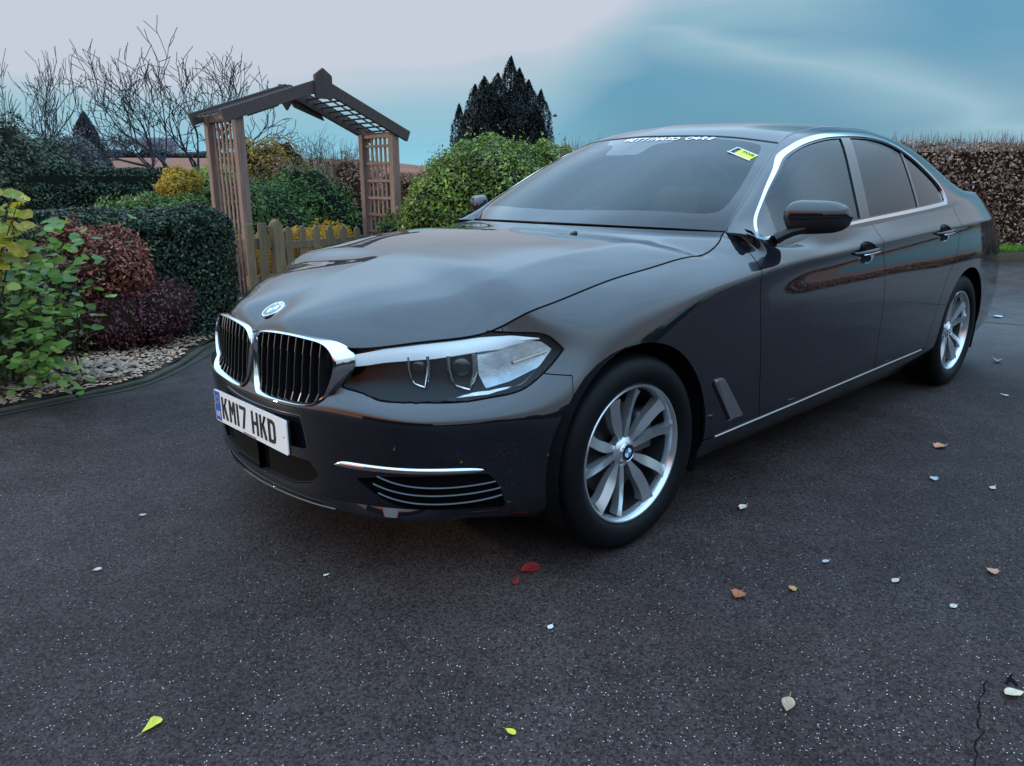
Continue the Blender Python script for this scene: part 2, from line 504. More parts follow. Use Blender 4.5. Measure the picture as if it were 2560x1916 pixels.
# ============================================================ THE CAR (front axle at x=0, nose to -x, w = distance from the centre line)
#   rows, top to bottom; every station lists (x, w, z)
ST = [
 # p    row0 (top seam)      1                    2                    3                    4                    5                    6                    7                    8                    9                    10                   11
 (0.00, [(-.815,0,.728),(-.822,0,.69),(-.830,0,.64),(-.840,0,.585),(-.848,0,.552),(-.862,0,.53),(-.861,0,.47),(-.858,0,.40),(-.852,0,.32),(-.848,0,.255),(-.826,0,.200),(-.74,0,.175)]),
 (0.20, [(-.806,.20,.748),(-.810,.20,.70),(-.818,.20,.64),(-.828,.20,.585),(-.838,.20,.552),(-.853,.20,.53),(-.852,.20,.47),(-.848,.20,.40),(-.842,.20,.32),(-.835,.20,.255),(-.810,.195,.200),(-.73,.185,.175)]),
 (0.42, [(-.725,.400,.722),(-.732,.405,.685),(-.742,.408,.640),(-.750,.412,.600),(-.770,.415,.572),(-.805,.42,.545),(-.806,.42,.47),(-.803,.42,.40),(-.796,.42,.32),(-.788,.415,.257),(-.757,.40,.205),(-.69,.375,.18)]),
 (0.61, [(-.585,.555,.742),(-.598,.563,.700),(-.612,.572,.640),(-.625,.580,.592),(-.655,.595,.570),(-.712,.618,.545),(-.715,.620,.47),(-.712,.618,.40),(-.700,.610,.32),(-.690,.60,.262),(-.655,.58,.212),(-.59,.54,.185)]),
 (0.79, [(-.440,.666,.762),(-.455,.685,.715),(-.462,.700,.650),(-.478,.705,.600),(-.505,.715,.575),(-.578,.738,.545),(-.585,.742,.47),(-.582,.740,.40),(-.572,.733,.32),(-.563,.722,.265),(-.53,.695,.217),(-.47,.65,.19)]),
 (0.97, [(-.350,.735,.812),(-.318,.768,.765),(-.312,.788,.700),(-.335,.795,.640),(-.375,.805,.590),(-.440,.822,.545),(-.450,.825,.47),(-.448,.823,.40),(-.442,.818,.32),(-.438,.808,.265),(-.42,.785,.22),(-.38,.74,.19)]),
 (1.18, [(-.240,.762,.842),(-.205,.806,.812),(-.175,.846,.760),(-.180,.866,.700),(-.210,.878,.640),(-.260,.890,.560),(-.275,.892,.47),(-.275,.890,.40),(-.275,.885,.32),(-.278,.875,.26),(-.275,.85,.22),(-.27,.80,.19)]),
 (1.43, [(-.02,.773,.884),(.00,.815,.866),(.01,.862,.832),(.01,.893,.780),(.01,.912,.710),(.0,.922,.620),(0,.923,.50),(0,.920,.42),(0,.915,.34),(0,.905,.27),(0,.88,.22),(0,.82,.195)]),
 (1.73, [(.22,.782,.913),(.27,.828,.896),(.29,.872,.868),(.30,.905,.838),(.30,.917,.812),(.30,.920,.740),(.30,.924,.60),(.30,.926,.47),(.30,.925,.38),(.30,.924,.31),(.30,.905,.25),(.30,.85,.2)]),
 (2.00, [(.44,.787,.932),(.50,.829,.920),(.55,.873,.897),(.57,.908,.867),(.57,.919,.848),(.57,.916,.79),(.57,.925,.65),(.57,.930,.49),(.57,.927,.385),(.57,.928,.312),(.57,.905,.25),(.57,.85,.2)]),
 (2.12, [(.56,.783,.947),(.60,.827,.934),(.64,.874,.905),(.67,.909,.876),(.67,.919,.858),(.67,.915,.806),(.67,.926,.67),(.67,.931,.495),(.67,.927,.388),(.67,.928,.314),(.67,.905,.25),(.67,.85,.2)]),
 (2.165, [(.655,.757,.975),(.67,.822,.950),(.695,.875,.912),(.715,.910,.880),(.715,.9195,.862),(.715,.9145,.813),(.715,.9265,.68),(.715,.9315,.4975),(.715,.927,.389),(.715,.9285,.3145),(.715,.905,.25),(.715,.85,.2)]),
 (2.20, [(.735,.722,.998),(.722,.808,.974),(.735,.876,.922),(.75,.910,.883),(.75,.920,.867),(.75,.914,.82),(.75,.927,.69),(.75,.932,.50),(.75,.927,.39),(.75,.929,.315),(.75,.905,.25),(.75,.85,.2)]),
 (2.27, [(.718,.838,.993),(.745,.864,.955),(.77,.884,.916),(.79,.910,.886),(.79,.920,.870),(.79,.9135,.825),(.79,.927,.70),(.79,.932,.506),(.79,.927,.391),(.79,.929,.316),(.79,.905,.25),(.79,.85,.2)]),
 (2.33, [(.80,.862,.964),(.84,.871,.946),(.87,.888,.922),(.89,.911,.891),(.89,.920,.876),(.89,.913,.835),(.89,.928,.72),(.89,.933,.52),(.89,.928,.395),(.89,.93,.318),(.89,.905,.25),(.89,.85,.2)]),
 (2.60, [(1.12,.866,.964),(1.14,.878,.945),(1.15,.893,.926),(1.15,.914,.900),(1.15,.921,.886),(1.15,.913,.850),(1.15,.930,.755),(1.15,.934,.56),(1.15,.928,.41),(1.15,.93,.32),(1.15,.905,.252),(1.15,.85,.2)]),
 (3.05, [(1.6,.866,.984),(1.6,.878,.965),(1.6,.893,.943),(1.6,.915,.914),(1.6,.921,.900),(1.6,.912,.865),(1.6,.930,.775),(1.6,.935,.60),(1.6,.928,.42),(1.6,.93,.325),(1.6,.905,.255),(1.6,.85,.2)]),
 (3.50, [(2.05,.862,1.003),(2.05,.874,.984),(2.05,.890,.960),(2.05,.913,.930),(2.05,.919,.916),(2.05,.909,.880),(2.05,.928,.795),(2.05,.935,.63),(2.05,.929,.43),(2.05,.93,.33),(2.05,.905,.257),(2.05,.85,.2)]),
 (3.90, [(2.45,.855,1.020),(2.45,.868,1.000),(2.45,.885,.974),(2.45,.909,.942),(2.45,.915,.928),(2.45,.905,.892),(2.45,.926,.815),(2.45,.936,.67),(2.45,.932,.46),(2.45,.93,.335),(2.45,.905,.26),(2.45,.85,.2)]),
 (4.30, [(2.85,.838,1.040),(2.85,.853,1.016),(2.85,.873,.986),(2.85,.902,.951),(2.85,.909,.937),(2.85,.902,.900),(2.85,.930,.825),(2.85,.938,.69),(2.85,.935,.48),(2.85,.92,.34),(2.85,.895,.265),(2.85,.85,.2)]),
 (4.60, [(3.15,.812,1.068),(3.15,.835,1.035),(3.15,.860,.997),(3.15,.892,.957),(3.15,.900,.943),(3.15,.896,.903),(3.15,.926,.825),(3.15,.934,.70),(3.15,.93,.48),(3.15,.92,.34),(3.15,.895,.265),(3.15,.85,.2)]),
 (4.87, [(3.42,.768,1.090),(3.42,.800,1.050),(3.42,.835,1.003),(3.42,.870,.957),(3.42,.879,.943),(3.42,.878,.900),(3.42,.905,.82),(3.42,.915,.68),(3.42,.915,.48),(3.42,.905,.34),(3.42,.88,.265),(3.42,.83,.2)]),
 (5.12, [(3.67,.705,1.102),(3.67,.745,1.060),(3.67,.785,1.005),(3.67,.826,.955),(3.67,.836,.940),(3.67,.838,.895),(3.675,.868,.81),(3.68,.885,.66),(3.68,.885,.48),(3.68,.875,.34),(3.67,.85,.265),(3.66,.80,.2)]),
 (5.37, [(3.86,.60,1.105),(3.875,.645,1.063),(3.885,.69,1.005),(3.90,.735,.952),(3.905,.745,.937),(3.905,.745,.89),(3.93,.775,.80),(3.965,.79,.65),(3.97,.79,.48),(3.95,.775,.34),(3.92,.75,.27),(3.87,.70,.2)]),
 (5.62, [(3.93,.38,1.112),(3.95,.42,1.07),(3.965,.46,1.005),(3.985,.50,.95),(3.99,.505,.935),(3.99,.505,.89),(4.01,.52,.80),(4.055,.53,.65),(4.06,.53,.48),(4.04,.52,.34),(4.0,.50,.27),(3.94,.47,.2)]),
 (6.05, [(3.965,0,1.115),(3.98,0,1.07),(3.995,0,1.005),(4.01,0,.95),(4.015,0,.935),(4.015,0,.89),(4.03,0,.80),(4.075,0,.65),(4.08,0,.48),(4.06,0,.34),(4.02,0,.27),(3.95,0,.2)]),
]
SP = np.array([s[0] for s in ST]); SG_ = np.array([s[1] for s in ST])          # (ns, nr, 3)
for k_ in range(6):          # crisp crest under the lamps, then a slightly undercut bumper face
    nrm_ = np.array([(.0, -1), (.05, -1), (.22, -.97), (.5, -.87), (.75, -.66), (.88, -.47)][k_])
    SG_[k_, 5, 2] += .010
    if k_ > 1:
        SG_[k_, 3, 2] += .012; SG_[k_, 4, 2] += .010; SG_[k_, 4, :2] += .35*(SG_[k_, 5, :2]-SG_[k_, 4, :2])
    SG_[k_, 6, 2] = .512; SG_[k_, 7, 2] = .43
    for r_, d_ in ((6, .0035), (7, .008), (8, .008)):
        SG_[k_, r_, 1] -= nrm_[0]*d_; SG_[k_, r_, 0] -= nrm_[1]*d_
# mirror stations at both ends so the spline is symmetric about the centre line
mir = np.array([1, -1, 1])
SPx = np.concatenate([-SP[3:0:-1], SP, 2*SP[-1]-SP[-2:-4:-1]])
SGx = np.concatenate([SG_[3:0:-1]*mir, SG_, SG_[-2:-4:-1]*mir])


def body_rows(q): return nat_spline(SPx, SGx, q)


NR = SG_.shape[1]
uq = np.concatenate([np.arange(0, 1.5, .011), np.arange(1.5, 5.0, .016), np.linspace(5.0, 6.05, 60)])
NVL = 122
ctrl = body_rows(uq)
WB = bspl_basis(NR, NVL)
LG = np.einsum('vr,urk->uvk', WB, ctrl)          # (nu, nv, 3) lower body grid
LGN = grid_normals(LG)
if LGN[len(uq)//2, 40, 1] < 0: LGN = -LGN; FLIP_L = False
else: FLIP_L = True
# on the half car w (second coordinate) points outward
LOWER = Surf.grid(LG, flip=True, N=LGN)
_f = LOWER.F[len(LOWER.F)//2]; _p = LOWER.V[list(_f)]
if np.cross(_p[1]-_p[0], _p[2]-_p[0])@LOWER.N[_f[0]] < 0: LOWER = Surf(LOWER.V, LOWER.N, [f[::-1] for f in LOWER.F])


def locate(fa, fb, a, b, G=LG, NN=LGN, mask=None):
    """point (and normal) of the grid where coordinates (fa, fb) equal (a, b)"""
    A, B = fa(G), fb(G)
    D = (A-a)**2+(B-b)**2
    if mask is not None: D = np.where(mask(G), D, 1e9)
    i, j = np.unravel_index(np.argmin(D), D.shape)
    i2 = i+1 if i < G.shape[0]-1 else i-1; j2 = j+1 if j < G.shape[1]-1 else j-1
    J = np.array([[A[i2, j]-A[i, j], A[i, j2]-A[i, j]], [B[i2, j]-B[i, j], B[i, j2]-B[i, j]]])
    try: s, t = np.linalg.solve(J, [a-A[i, j], b-B[i, j]])
    except Exception: s = t = 0
    s, t = np.clip(s, -1, 1), np.clip(t, -1, 1)
    P = G[i, j]+s*(G[i2, j]-G[i, j])+t*(G[i, j2]-G[i, j])
    n = NN[i, j]+s*(NN[i2, j]-NN[i, j])+t*(NN[i, j2]-NN[i, j])
    return P, n/np.linalg.norm(n)


fS = lambda G: G[..., 0]+G[..., 1]      # runs monotonically round the nose and along the side
fX = lambda G: G[..., 0]
fW = lambda G: G[..., 1]
fZ = lambda G: G[..., 2]
frontmask = lambda G: G[..., 0] < 1.0


def onS(s, z):
    return locate(fS, fZ, s, z, mask=frontmask)


def onX(x, z):
    return locate(fX, fZ, x, z, mask=lambda G: (G[..., 1] > .55) & (G[..., 0] > -.42))


def Tcurve(p0, p1, n):
    q = np.linspace(p0, p1, n)
    return nat_spline(SPx, SGx[:, 0], q)


def arclen(C):
    d = np.concatenate([[0], np.cumsum(np.linalg.norm(np.diff(C, axis=0), axis=1))]); return d/d[-1]


def resample(C, n):
    a = arclen(C); q = np.linspace(0, 1, n)
    return np.stack([np.interp(q, a, C[:, k]) for k in range(3)], 1)


def spl3(pts, n, t=None):
    pts = np.array(pts, float)
    t = arclen(pts) if t is None else t
    return resample(nat_spline(t, pts, np.linspace(0, 1, 400)), n)


def coons(C0, C1, D0, D1, a=None):
    """C0,C1: s=0,1 sides (nt,3); D0,D1: t=0,1 ends (ns,3) -> (ns,nt,3); a: (nt,3) progression of the t-blend per coordinate"""
    ns, nt = len(D0), len(C0)
    s = np.linspace(0, 1, ns)[:, None, None]
    t = (np.linspace(0, 1, nt)[:, None]*np.ones(3) if a is None else a)[None]
    C0, C1, D0, D1 = C0[None], C1[None], D0[:, None], D1[:, None]
    return ((1-s)*C0+s*C1+(1-t)*D0+t*D1 - ((1-s)*(1-t)*D0[0]+(1-s)*t*D1[0]+s*(1-t)*D0[-1]+s*t*D1[-1]))


# ---------------- hood
P_E, P_K = 0.79, 2.20           # T parameters of headlight/hood corner and of the hood's rear corner
nS, nT = 90, 130
C0 = spl3([(-.815,0,.728),(-.807,0,.745),(-.790,0,.763),(-.748,0,.789),(-.704,0,.813),(-.6,0,.860),(-.5,0,.893),(-.4,0,.918),(-.2,0,.955),(0,0,.981),(.25,0,1.002),(.46,0,1.014)], 400)
tt = np.linspace(0, 1, nT)**1.35
aC = arclen(C0)
C0 = np.stack([np.interp(tt, aC, C0[:, k]) for k in range(3)], 1)
C1 = Tcurve(0, P_K, 1600); aC = arclen(C1); C1 = np.stack([np.interp(tt, aC, C1[:, k]) for k in range(3)], 1)
D1 = spl3([(.46,0,1.014),(.475,.2,1.013),(.53,.42,1.010),(.62,.60,1.004),(C1[-1][0], C1[-1][1], C1[-1][2])], nS)
ss = np.linspace(0, 1, nS)[:, None]; tx = tt[None]
HG = (1-ss)[..., None]*C0[None]+ss[..., None]*C1[None]
line1 = (1-ss)*C0[-1][None]+ss*C1[-1][None]
HG += (D1-line1)[:, None, :]*sstep(tx, .55, 1.0)[..., None]
amp = .116*sstep(tx, -.05, .30)*(1-tx**3)
HG[..., 2] += amp*ss*(1-ss**4.6)
# pressed crease running from the kidney to the pillar
cr = .80-.03*sstep(tx, .2, .8)
HG[..., 2] += .0028*np.exp(-((ss-cr)/.05)**2)*sstep(tx, .12, .35)*(1-sstep(tx, .8, .98))
HOODN = grid_normals(HG)
if HOODN[nS//2, nT//2, 2] < 0: HOODN = -HOODN


def mk(G):
    N = grid_normals(G)
    s = Surf.grid(G, N=N)
    c = G[G.shape[0]//2, G.shape[1]//2]; n = N[G.shape[0]//2, G.shape[1]//2]
    ref = c-np.array([1.6, 0, .5])
    if n@ref < 0: N = -N
    s.N = N.reshape(-1, 3)
    f = s.F[len(s.F)//2]; p = s.V[list(f)]
    if np.cross(p[1]-p[0], p[2]-p[0])@s.N[f[0]] < 0: s.F = [q[::-1] for q in s.F]
    return s


HOOD = mk(HG)
# ---------------- greenhouse side
TL = lambda p: nat_spline(SPx, SGx[:, 0], [p])[0]
SGS = [ # T param, upper curve point
 (2.20, (.742,.722,1.002)), (2.27, (.785,.722,1.045)), (2.33, (.845,.715,1.085)), (2.47, (.99,.680,1.165)), (2.62, (1.13,.645,1.240)), (2.80, (1.26,.612,1.303)), (3.02, (1.40,.580,1.362)), (3.25, (1.62,.568,1.408)),
 (3.55, (1.90,.566,1.430)), (3.85, (2.22,.566,1.428)), (4.10, (2.50,.568,1.400)), (4.30, (2.76,.582,1.345)), (4.48, (2.98,.610,1.268)), (4.66, (3.18,.645,1.185)), (4.87, (3.42,.695,1.112))]
ab = [(0, 0), (.05, .10), (.20, .31), (.43, .62), (.64, .875), (.80, .965), (1, 1)]
sgp = []; sgt = []
for i, (p, U) in enumerate(SGS):
    T_ = TL(p); U = np.array(U); fe = min(1.0, i/3.0); sec = []
    for a, b in ab:
        a2 = a*fe+b*(1-fe)*.6+a*(1-fe)*.4
        sec.append((T_[0]+(U[0]-T_[0])*b, T_[1]+(U[1]-T_[1])*a2, T_[2]+(U[2]-T_[2])*b))
    sgp.append(sec); sgt.append(p)
sgp = np.array(sgp)
q = np.linspace(sgt[0], sgt[-1], 240)
SGG = nat_spline(sgt, sgp, q)
SGG = np.einsum('vr,urk->uvk', bspl_basis(7, 70), SGG)
SIDE = mk(SGG)
SIDE_N = SIDE.N.reshape(SGG.shape)
UC = SGG[:, -1]                       # upper curve
kx = lambda x: int(np.argmin(np.abs(UC[:, 0]-x)))
i_ws = kx(1.345); i_bl = kx(2.66)
# ---------------- windscreen, roof, backlight, boot lid
WT = spl3([(1.165,0,1.386),(1.19,.2,1.382),(1.25,.4,1.371),(UC[i_ws][0], UC[i_ws][1], UC[i_ws][2])], 60)
WBt = spl3([(.50,0,1.022),(.515,.2,1.021),(.565,.42,1.017),(.655,.61,1.010),(UC[0][0], UC[0][1], UC[0][2])], 60)
WC = spl3([(.50,0,1.022),(.74,0,1.158),(.95,0,1.274),(1.165,0,1.386)], 60)
WS = coons(WC, resample(UC[:i_ws+1], 60), WBt, WT)
WS[..., 2] += .012*np.sin(PI*np.linspace(0, 1, 60))[:, None]**1*np.sin(PI*np.linspace(0, 1, 60))[None]
SCREEN = mk(WS)
RB = spl3([(2.80,0,1.398),(2.79,.2,1.396),(2.74,.42,1.385),(UC[i_bl][0], UC[i_bl][1], UC[i_bl][2])], 50)
RC = spl3([(1.165,0,1.386),(1.28,0,1.424),(1.5,0,1.456),(1.8,0,1.471),(2.1,0,1.469),(2.45,0,1.445),(2.8,0,1.398)], 90)
RF = resample(WT, 50)
ROOFG = coons(RC, resample(UC[i_ws:i_bl+1], 90), RF, RB)
ROOF = mk(ROOFG)
BB = spl3([(3.42,0,1.135),(3.42,.25,1.133),(3.42,.5,1.125),(UC[-1][0], UC[-1][1], UC[-1][2])], 50)
BC = spl3([(2.8,0,1.398),(3.0,0,1.335),(3.22,0,1.24),(3.42,0,1.135)], 60)
BACK = mk(coons(BC, resample(UC[i_bl:], 60), RB, BB))
bt0 = spl3([(3.42,0,1.135),(3.6,0,1.135),(3.8,0,1.128),(3.965,0,1.115)], 50)
tside = Tcurve(4.87, 5.37, 200)
BT_end = Tcurve(5.37, 6.05, 100)[::-1]
bootF = np.vstack([BB[:-1], spl3([UC[-1], tside[0]], 12)])
BOOT = mk(coons(bt0, resample(tside, 50), resample(bootF, 50), resample(BT_end, 50)))

# ---------------- emit helpers
car = empty('car')
tag(car, 'glossy black four door saloon car parked on the wet asphalt drive', 'car')
car.location = (0, 0, -.018)


def emit(name, S, m, parent=car, both=True, label=None, depth=0.0, one=False):
    """both: a separate mirrored object; one: left and right halves joined into one object"""
    if not S.F: return None
    if depth: S = S.skirt(depth)
    R = S.V*[1, 1, 1]; Lv = S.V*[1, -1, 1]; Ln = S.N*[1, -1, 1]
    Lf = [f[::-1] for f in S.F]
    if one:
        n = len(S.V)
        # weld the centre line: keep halves separate but share normals symmetric
        V = np.vstack([Lv, R]); N = np.vstack([Ln, S.N]); F = list(Lf)+[tuple(i+n for i in f) for f in S.F]
        V[:, 1] = np.where(np.abs(V[:, 1]) < 1e-5, 0, V[:, 1])
        o = pyobj(name, V, F, m, parent, N=N)
        if label: o['label'] = label
        return o
    o = pyobj(name, Lv, Lf, m, parent, N=Ln)
    if label: o['label'] = label
    if both:
        pyobj(name, R, S.F, m, parent, N=S.N)
    return o


def symN(S):
    """zero the sideways normal on the centre line"""
    c = np.abs(S.V[:, 1]) < 1e-4
    S.N[c, 1] = 0
    S.N /= np.linalg.norm(S.N, axis=1, keepdims=True)+1e-12
    return S


for s_ in (LOWER, HOOD, SCREEN, ROOF, BACK, BOOT): symN(s_)
XZ = lambda S: S.V[:, [0, 2]]
WZ = lambda S: S.V[:, [1, 2]]
SZ = lambda S: np.stack([S.V[:, 0]+S.V[:, 1], S.V[:, 2]], 1)
GAP = .0022

# inner black shell that closes the body behind every seam and opening
WHEEL_R = .360
shell = LOWER.off(-.022)
arch = lambda S, r: np.minimum(np.hypot(S.V[:, 0]-0.0, S.V[:, 2]-.345)-r, np.hypot(S.V[:, 0]-2.975, S.V[:, 2]-.345)-r)
sidef = lambda S: np.where(S.V[:, 1] > .45, 1, -1)
shell = shell.keep(-np.where(sidef(shell) > 0, arch(shell, WHEEL_R+.012), .5))
kid_zone_in = lambda S: sdpoly(WZ(S), [(-.1, .555), (.41, .555), (.41, .76), (-.1, .76)])
hl_zone = lambda S: sdpoly(SZ(S), [(-.36, .58), (.5, .58), (.6, .70), (.5, .78), (-.36, .78)])
shell = shell.keep(-np.where(shell.V[:, 0] < 0, np.minimum(kid_zone_in(shell)-.0, hl_zone(shell)), .5))
emit('inner_shell', shell, DARK, one=True)

rest = LOWER
# wheel arches
rest = rest.keep(-np.where(sidef(rest) > 0, arch(rest, WHEEL_R), .5))

# kidneys, headlights (regions shared by lens, housing and the holes in the bumper)
KID = [(.018, .690), (.030, .722), (.070, .738), (.18, .745), (.29, .742), (.355, .734), (.390, .712), (.402, .680), (.395, .640), (.372, .592), (.345, .567), (.30, .556), (.20, .551), (.10, .549), (.050, .556), (.026, .600)]
KIDP = smooth_poly(KID, 6)
HL = [(-.352, .612), (-.243, .600), (-.175, .588), (-.028, .586), (.137, .586), (.256, .594), (.395, .612), (.50, .662), (.565, .713), (.485, .757), (.35, .766), (.226, .770), (.11, .775), (-.34, .775)]
HLP = smooth_poly(HL, 6, corners=(0, 8, 12, 13))
front_of = lambda S: S.V[:, 0] < .2
fk = np.where(front_of(rest), sdpoly(WZ(rest), KIDP), 1)
_, rest = rest.split(fk)
fh = np.where(front_of(rest), sdpoly(SZ(rest), HLP), 1)
LAMP, rest = rest.split(fh)
rest = rest.keep(-(np.where(front_of(rest), sdpoly(SZ(rest), HLP), 1)-GAP))

# side intakes in the bumper (fog surround) and centre intake
SIN = [(-.30, .352), (-.10, .374), (.20, .380), (.27, .368), (.315, .300), (.30, .258), (.10, .252), (-.06, .262), (-.19, .300)]
SINP = smooth_poly(SIN, 5, corners=(0,))
fi = np.where(front_of(rest), sdpoly(SZ(rest), SINP), 1)
INTAKE, rest = rest.split(fi)
CIN = [(-.3, .372), (.30, .372), (.335, .335), (.30, .300), (.20, .272), (-.20, .272), (-.3, .30)]
fc = np.where(front_of(rest), sdpoly(WZ(rest), CIN), 1)
CINTAKE, rest = rest.split(fc)

# panel seams on the side
def seam(S, line):
    """signed side of a polyline given top to bottom in (x,z): <0 in front of it"""
    line = np.array(line); ext = [(-9, line[0][1]+9), (line[0][0], line[0][1]+9)]+list(map(tuple, line))+[(line[-1][0], line[-1][1]-9), (-9, line[-1][1]-9)]
    return sdpoly(XZ(S), ext)


DOORF = smooth_poly([(.70, .995), (.703, .93), (.694, .877), (.685, .80), (.70, .60), (.715, .42), (.735, .30), (.74, .18)], 5, closed=False)
DOORB = smooth_poly([(1.735, 1.03), (1.760, .90), (1.785, .80), (1.795, .55), (1.79, .40), (1.785, .18)], 5, closed=False)
DOORR = smooth_poly([(2.86, 1.07), (2.835, .98), (2.80, .90), (2.735, .80), (2.60, .66), (2.515, .50), (2.46, .36), (2.44, .18)], 5, closed=False)
SILLZ = lambda S: S.V[:, 2]-(.302+.008*np.clip(S.V[:, 0], 0, 3))
front, rest = rest.split(seam(rest, DOORF)+0)
front = front.keep(seam(front, DOORF)+GAP)
# bumper / fender seam runs from the lamp's lower tip back to the arch
BF = lambda S: sdpoly(SZ(S), [(-3, -1), (3, -1), (3, .2), (1.2, .2), (.62, .2), (.60, .640), (.50, .648), (.44, .655), (.37, .64), (.30, .80), (-3, .80)])
bumper, fender = front.split(BF(front))
bumper = bumper.keep(BF(bumper)+GAP*.7); fender = fender.keep(-(BF(fender)-GAP*.7))
# fender keeps its lower tail behind the wheel down to the skirt
skirt_f = fender.keep(SILLZ(fender)+GAP)
fender = fender.keep(-(SILLZ(fender)-GAP))
rest = rest.keep(-(seam(rest, DOORF)-GAP))
doors, rear = rest.split(seam(rest, DOORR))
doors = doors.keep(seam(doors, DOORR)+GAP); rear = rear.keep(-(seam(rear, DOORR)-GAP))
skirt_d = doors.keep(SILLZ(doors)+GAP)
doors = doors.keep(-(SILLZ(doors)-GAP))
fd, rd = doors.split(seam(doors, DOORB)); fd = fd.keep(seam(fd, DOORB)+GAP); rd = rd.keep(-(seam(rd, DOORB)-GAP))
RBUMP = smooth_poly([(3.36, .66), (3.44, .70), (3.62, .76), (3.80, .79), (4.2, .80), (4.2, .1), (3.30, .1), (3.33, .5)], 4)
rb, rq = rear.split(sdpoly(XZ(rear), RBUMP)); rb = rb.keep(sdpoly(XZ(rb), RBUMP)+GAP)
TLAMP = smooth_poly([(3.66, .915), (3.80, .97), (4.1, .985), (4.1, .86), (3.92, .84), (3.76, .855)], 4)
tl_, rq = rq.split(np.where(rq.V[:, 1] > .30, sdpoly(XZ(rq), TLAMP), 1))

# handle recesses
HANDLES = [(1.585, .878, .095, .048, fd), (2.560, .914, .092, .045, rd)]
newdoors = []; RECESS = []
for hx, hz, ha, hb, D in HANDLES:
    def fe_(S, hx=hx, hz=hz, ha=ha, hb=hb): return (np.hypot((S.V[:, 0]-hx)/ha, (S.V[:, 2]-hz)/hb)-1)*hb
    rc, D2 = D.split(fe_(D)); newdoors.append(D2)
    e = fe_(rc)/hb+1
    rc = rc.off(-.026*np.clip(1-e**2.2, 0, 1)).renorm(); RECESS.append(rc)
fd, rd = newdoors

bp_ = emit('front_bumper', bumper, PAINT, one=True, depth=.012)
emit('front_wing', fender, PAINT, depth=.012)
emit('front_door', fd, PAINT, depth=.010)
emit('rear_door', rd, PAINT, depth=.010)
emit('rear_quarter', rq, PAINT, depth=.010)
emit('rear_bumper', rb, PAINT, one=True, depth=.012)
emit('tail_lamp', tl_.off(-.003), mat('red_lamp', (.25, .01, .012), rough=.08, coat=1), depth=.01)
sk = Surf(np.vstack([skirt_f.V, skirt_d.V]), np.vstack([skirt_f.N, skirt_d.N]), skirt_f.F+[tuple(i+len(skirt_f.V) for i in f) for f in skirt_d.F])
sk = Surf(skirt_d.V, skirt_d.N, skirt_d.F)
emit('side_skirt', skirt_d, PAINT, depth=.02)
emit('wing_tail', skirt_f, PAINT, depth=.02)

# hood, with its wash nozzle
hood = HOOD.keep(0*HOOD.V[:, 0]-1)
edgef = np.concatenate([[0]]*0) if False else None
# pull the hood's free edges back by the seam gap
sg, tg = np.meshgrid(np.arange(nS), np.arange(nT), indexing='ij')
emit('bonnet', HOOD, PAINT, one=True, depth=.014)

# seam shadow: dark tube laid along the bonnet edge for the shade in the gap
for sgn in (-1, 1):
    mbch = MB()
    c = C1[C1[:, 1] > .385][::2]
    mbch.tube([(p[0], sgn*p[1], p[2]-.0005) for p in c], .0032, n=6)
    mbch.build('bonnet_seam_shade', DARK, car, smooth=True)

# ---------------- greenhouse parts
DLO = smooth_poly([(.735, .975), (.84, 1.052), (.98, 1.140), (1.115, 1.220), (1.236, 1.286), (1.36, 1.332), (1.48, 1.362), (1.64, 1.386), (1.80, 1.397), (1.95, 1.401), (2.11, 1.398), (2.28, 1.380), (2.43, 1.347), (2.56, 1.302), (2.67, 1.248), (2.76, 1.190), (2.80, 1.140), (2.795, 1.09), (2.765, 1.052), (2.45, 1.036), (2.05, 1.019), (1.6, 1.000), (1.12, .980), (.85, .970)], 5, corners=(0, 18))
sdl = lambda S: sdpoly(XZ(S), DLO)
inner_g, pillar = SIDE.split(sdl(SIDE))
emit('body_side_frame', pillar, PAINT, depth=.012)
# trim: wide over the top, slim along the belt
tw = lambda S: .0165-.005*sstep(-S.V[:, 2], -1.06, -1.0)-.0075*sstep(S.V[:, 2], 1.0, 1.06)*(1-sstep(S.V[:, 0], 1.15, 1.5))
trim, glz = inner_g.split(-(sdl(inner_g)+tw(inner_g)))
emit('window_trim', trim.off(.003), CHROME, depth=.012)
blackf, glz = glz.split(-(sdl(glz)+tw(glz)+.006))
emit('window_seal', blackf.off(-.003), GLOSSBLACK)
def line_f(S, a, b):
    a, b = np.array(a), np.array(b); d = (b-a)/np.linalg.norm(b-a); P = XZ(S)-a
    return P[:, 0]*d[1]-P[:, 1]*d[0]         # >0 to the rear of an upward line
B1, B1t = (1.635, 1.00), (1.790, 1.40); B2, B2t = (1.735, 1.00), (1.880, 1.40); Q1, Q1t = (2.335, 1.02), (2.445, 1.36)
M1, M1t = (.93, .96), (.985, 1.20)
fg, glz = glz.split(line_f(glz, B1, B1t))
bpil, glz = glz.split(line_f(glz, B2, B2t))
rg, glz = glz.split(line_f(glz, Q1, Q1t)+.012)
qdiv, qg = glz.split(line_f(glz, Q1, Q1t)-.012)
emit('b_pillar', bpil.off(-.002), GLOSSBLACK, depth=.01)
sail, fg = fg.split(line_f(fg, M1, M1t)-.0)
emit('mirror_triangle', sail.off(-.004), GLOSSBLACK)
emit('front_side_window', fg.off(-.008), SIDE_GLASS)
emit('rear_side_window', rg.off(-.008), PRIV_GLASS)
emit('quarter_window', qg.off(-.008), PRIV_GLASS)
emit('quarter_divider', qdiv.off(-.004), GLOSSBLACK, depth=.008)
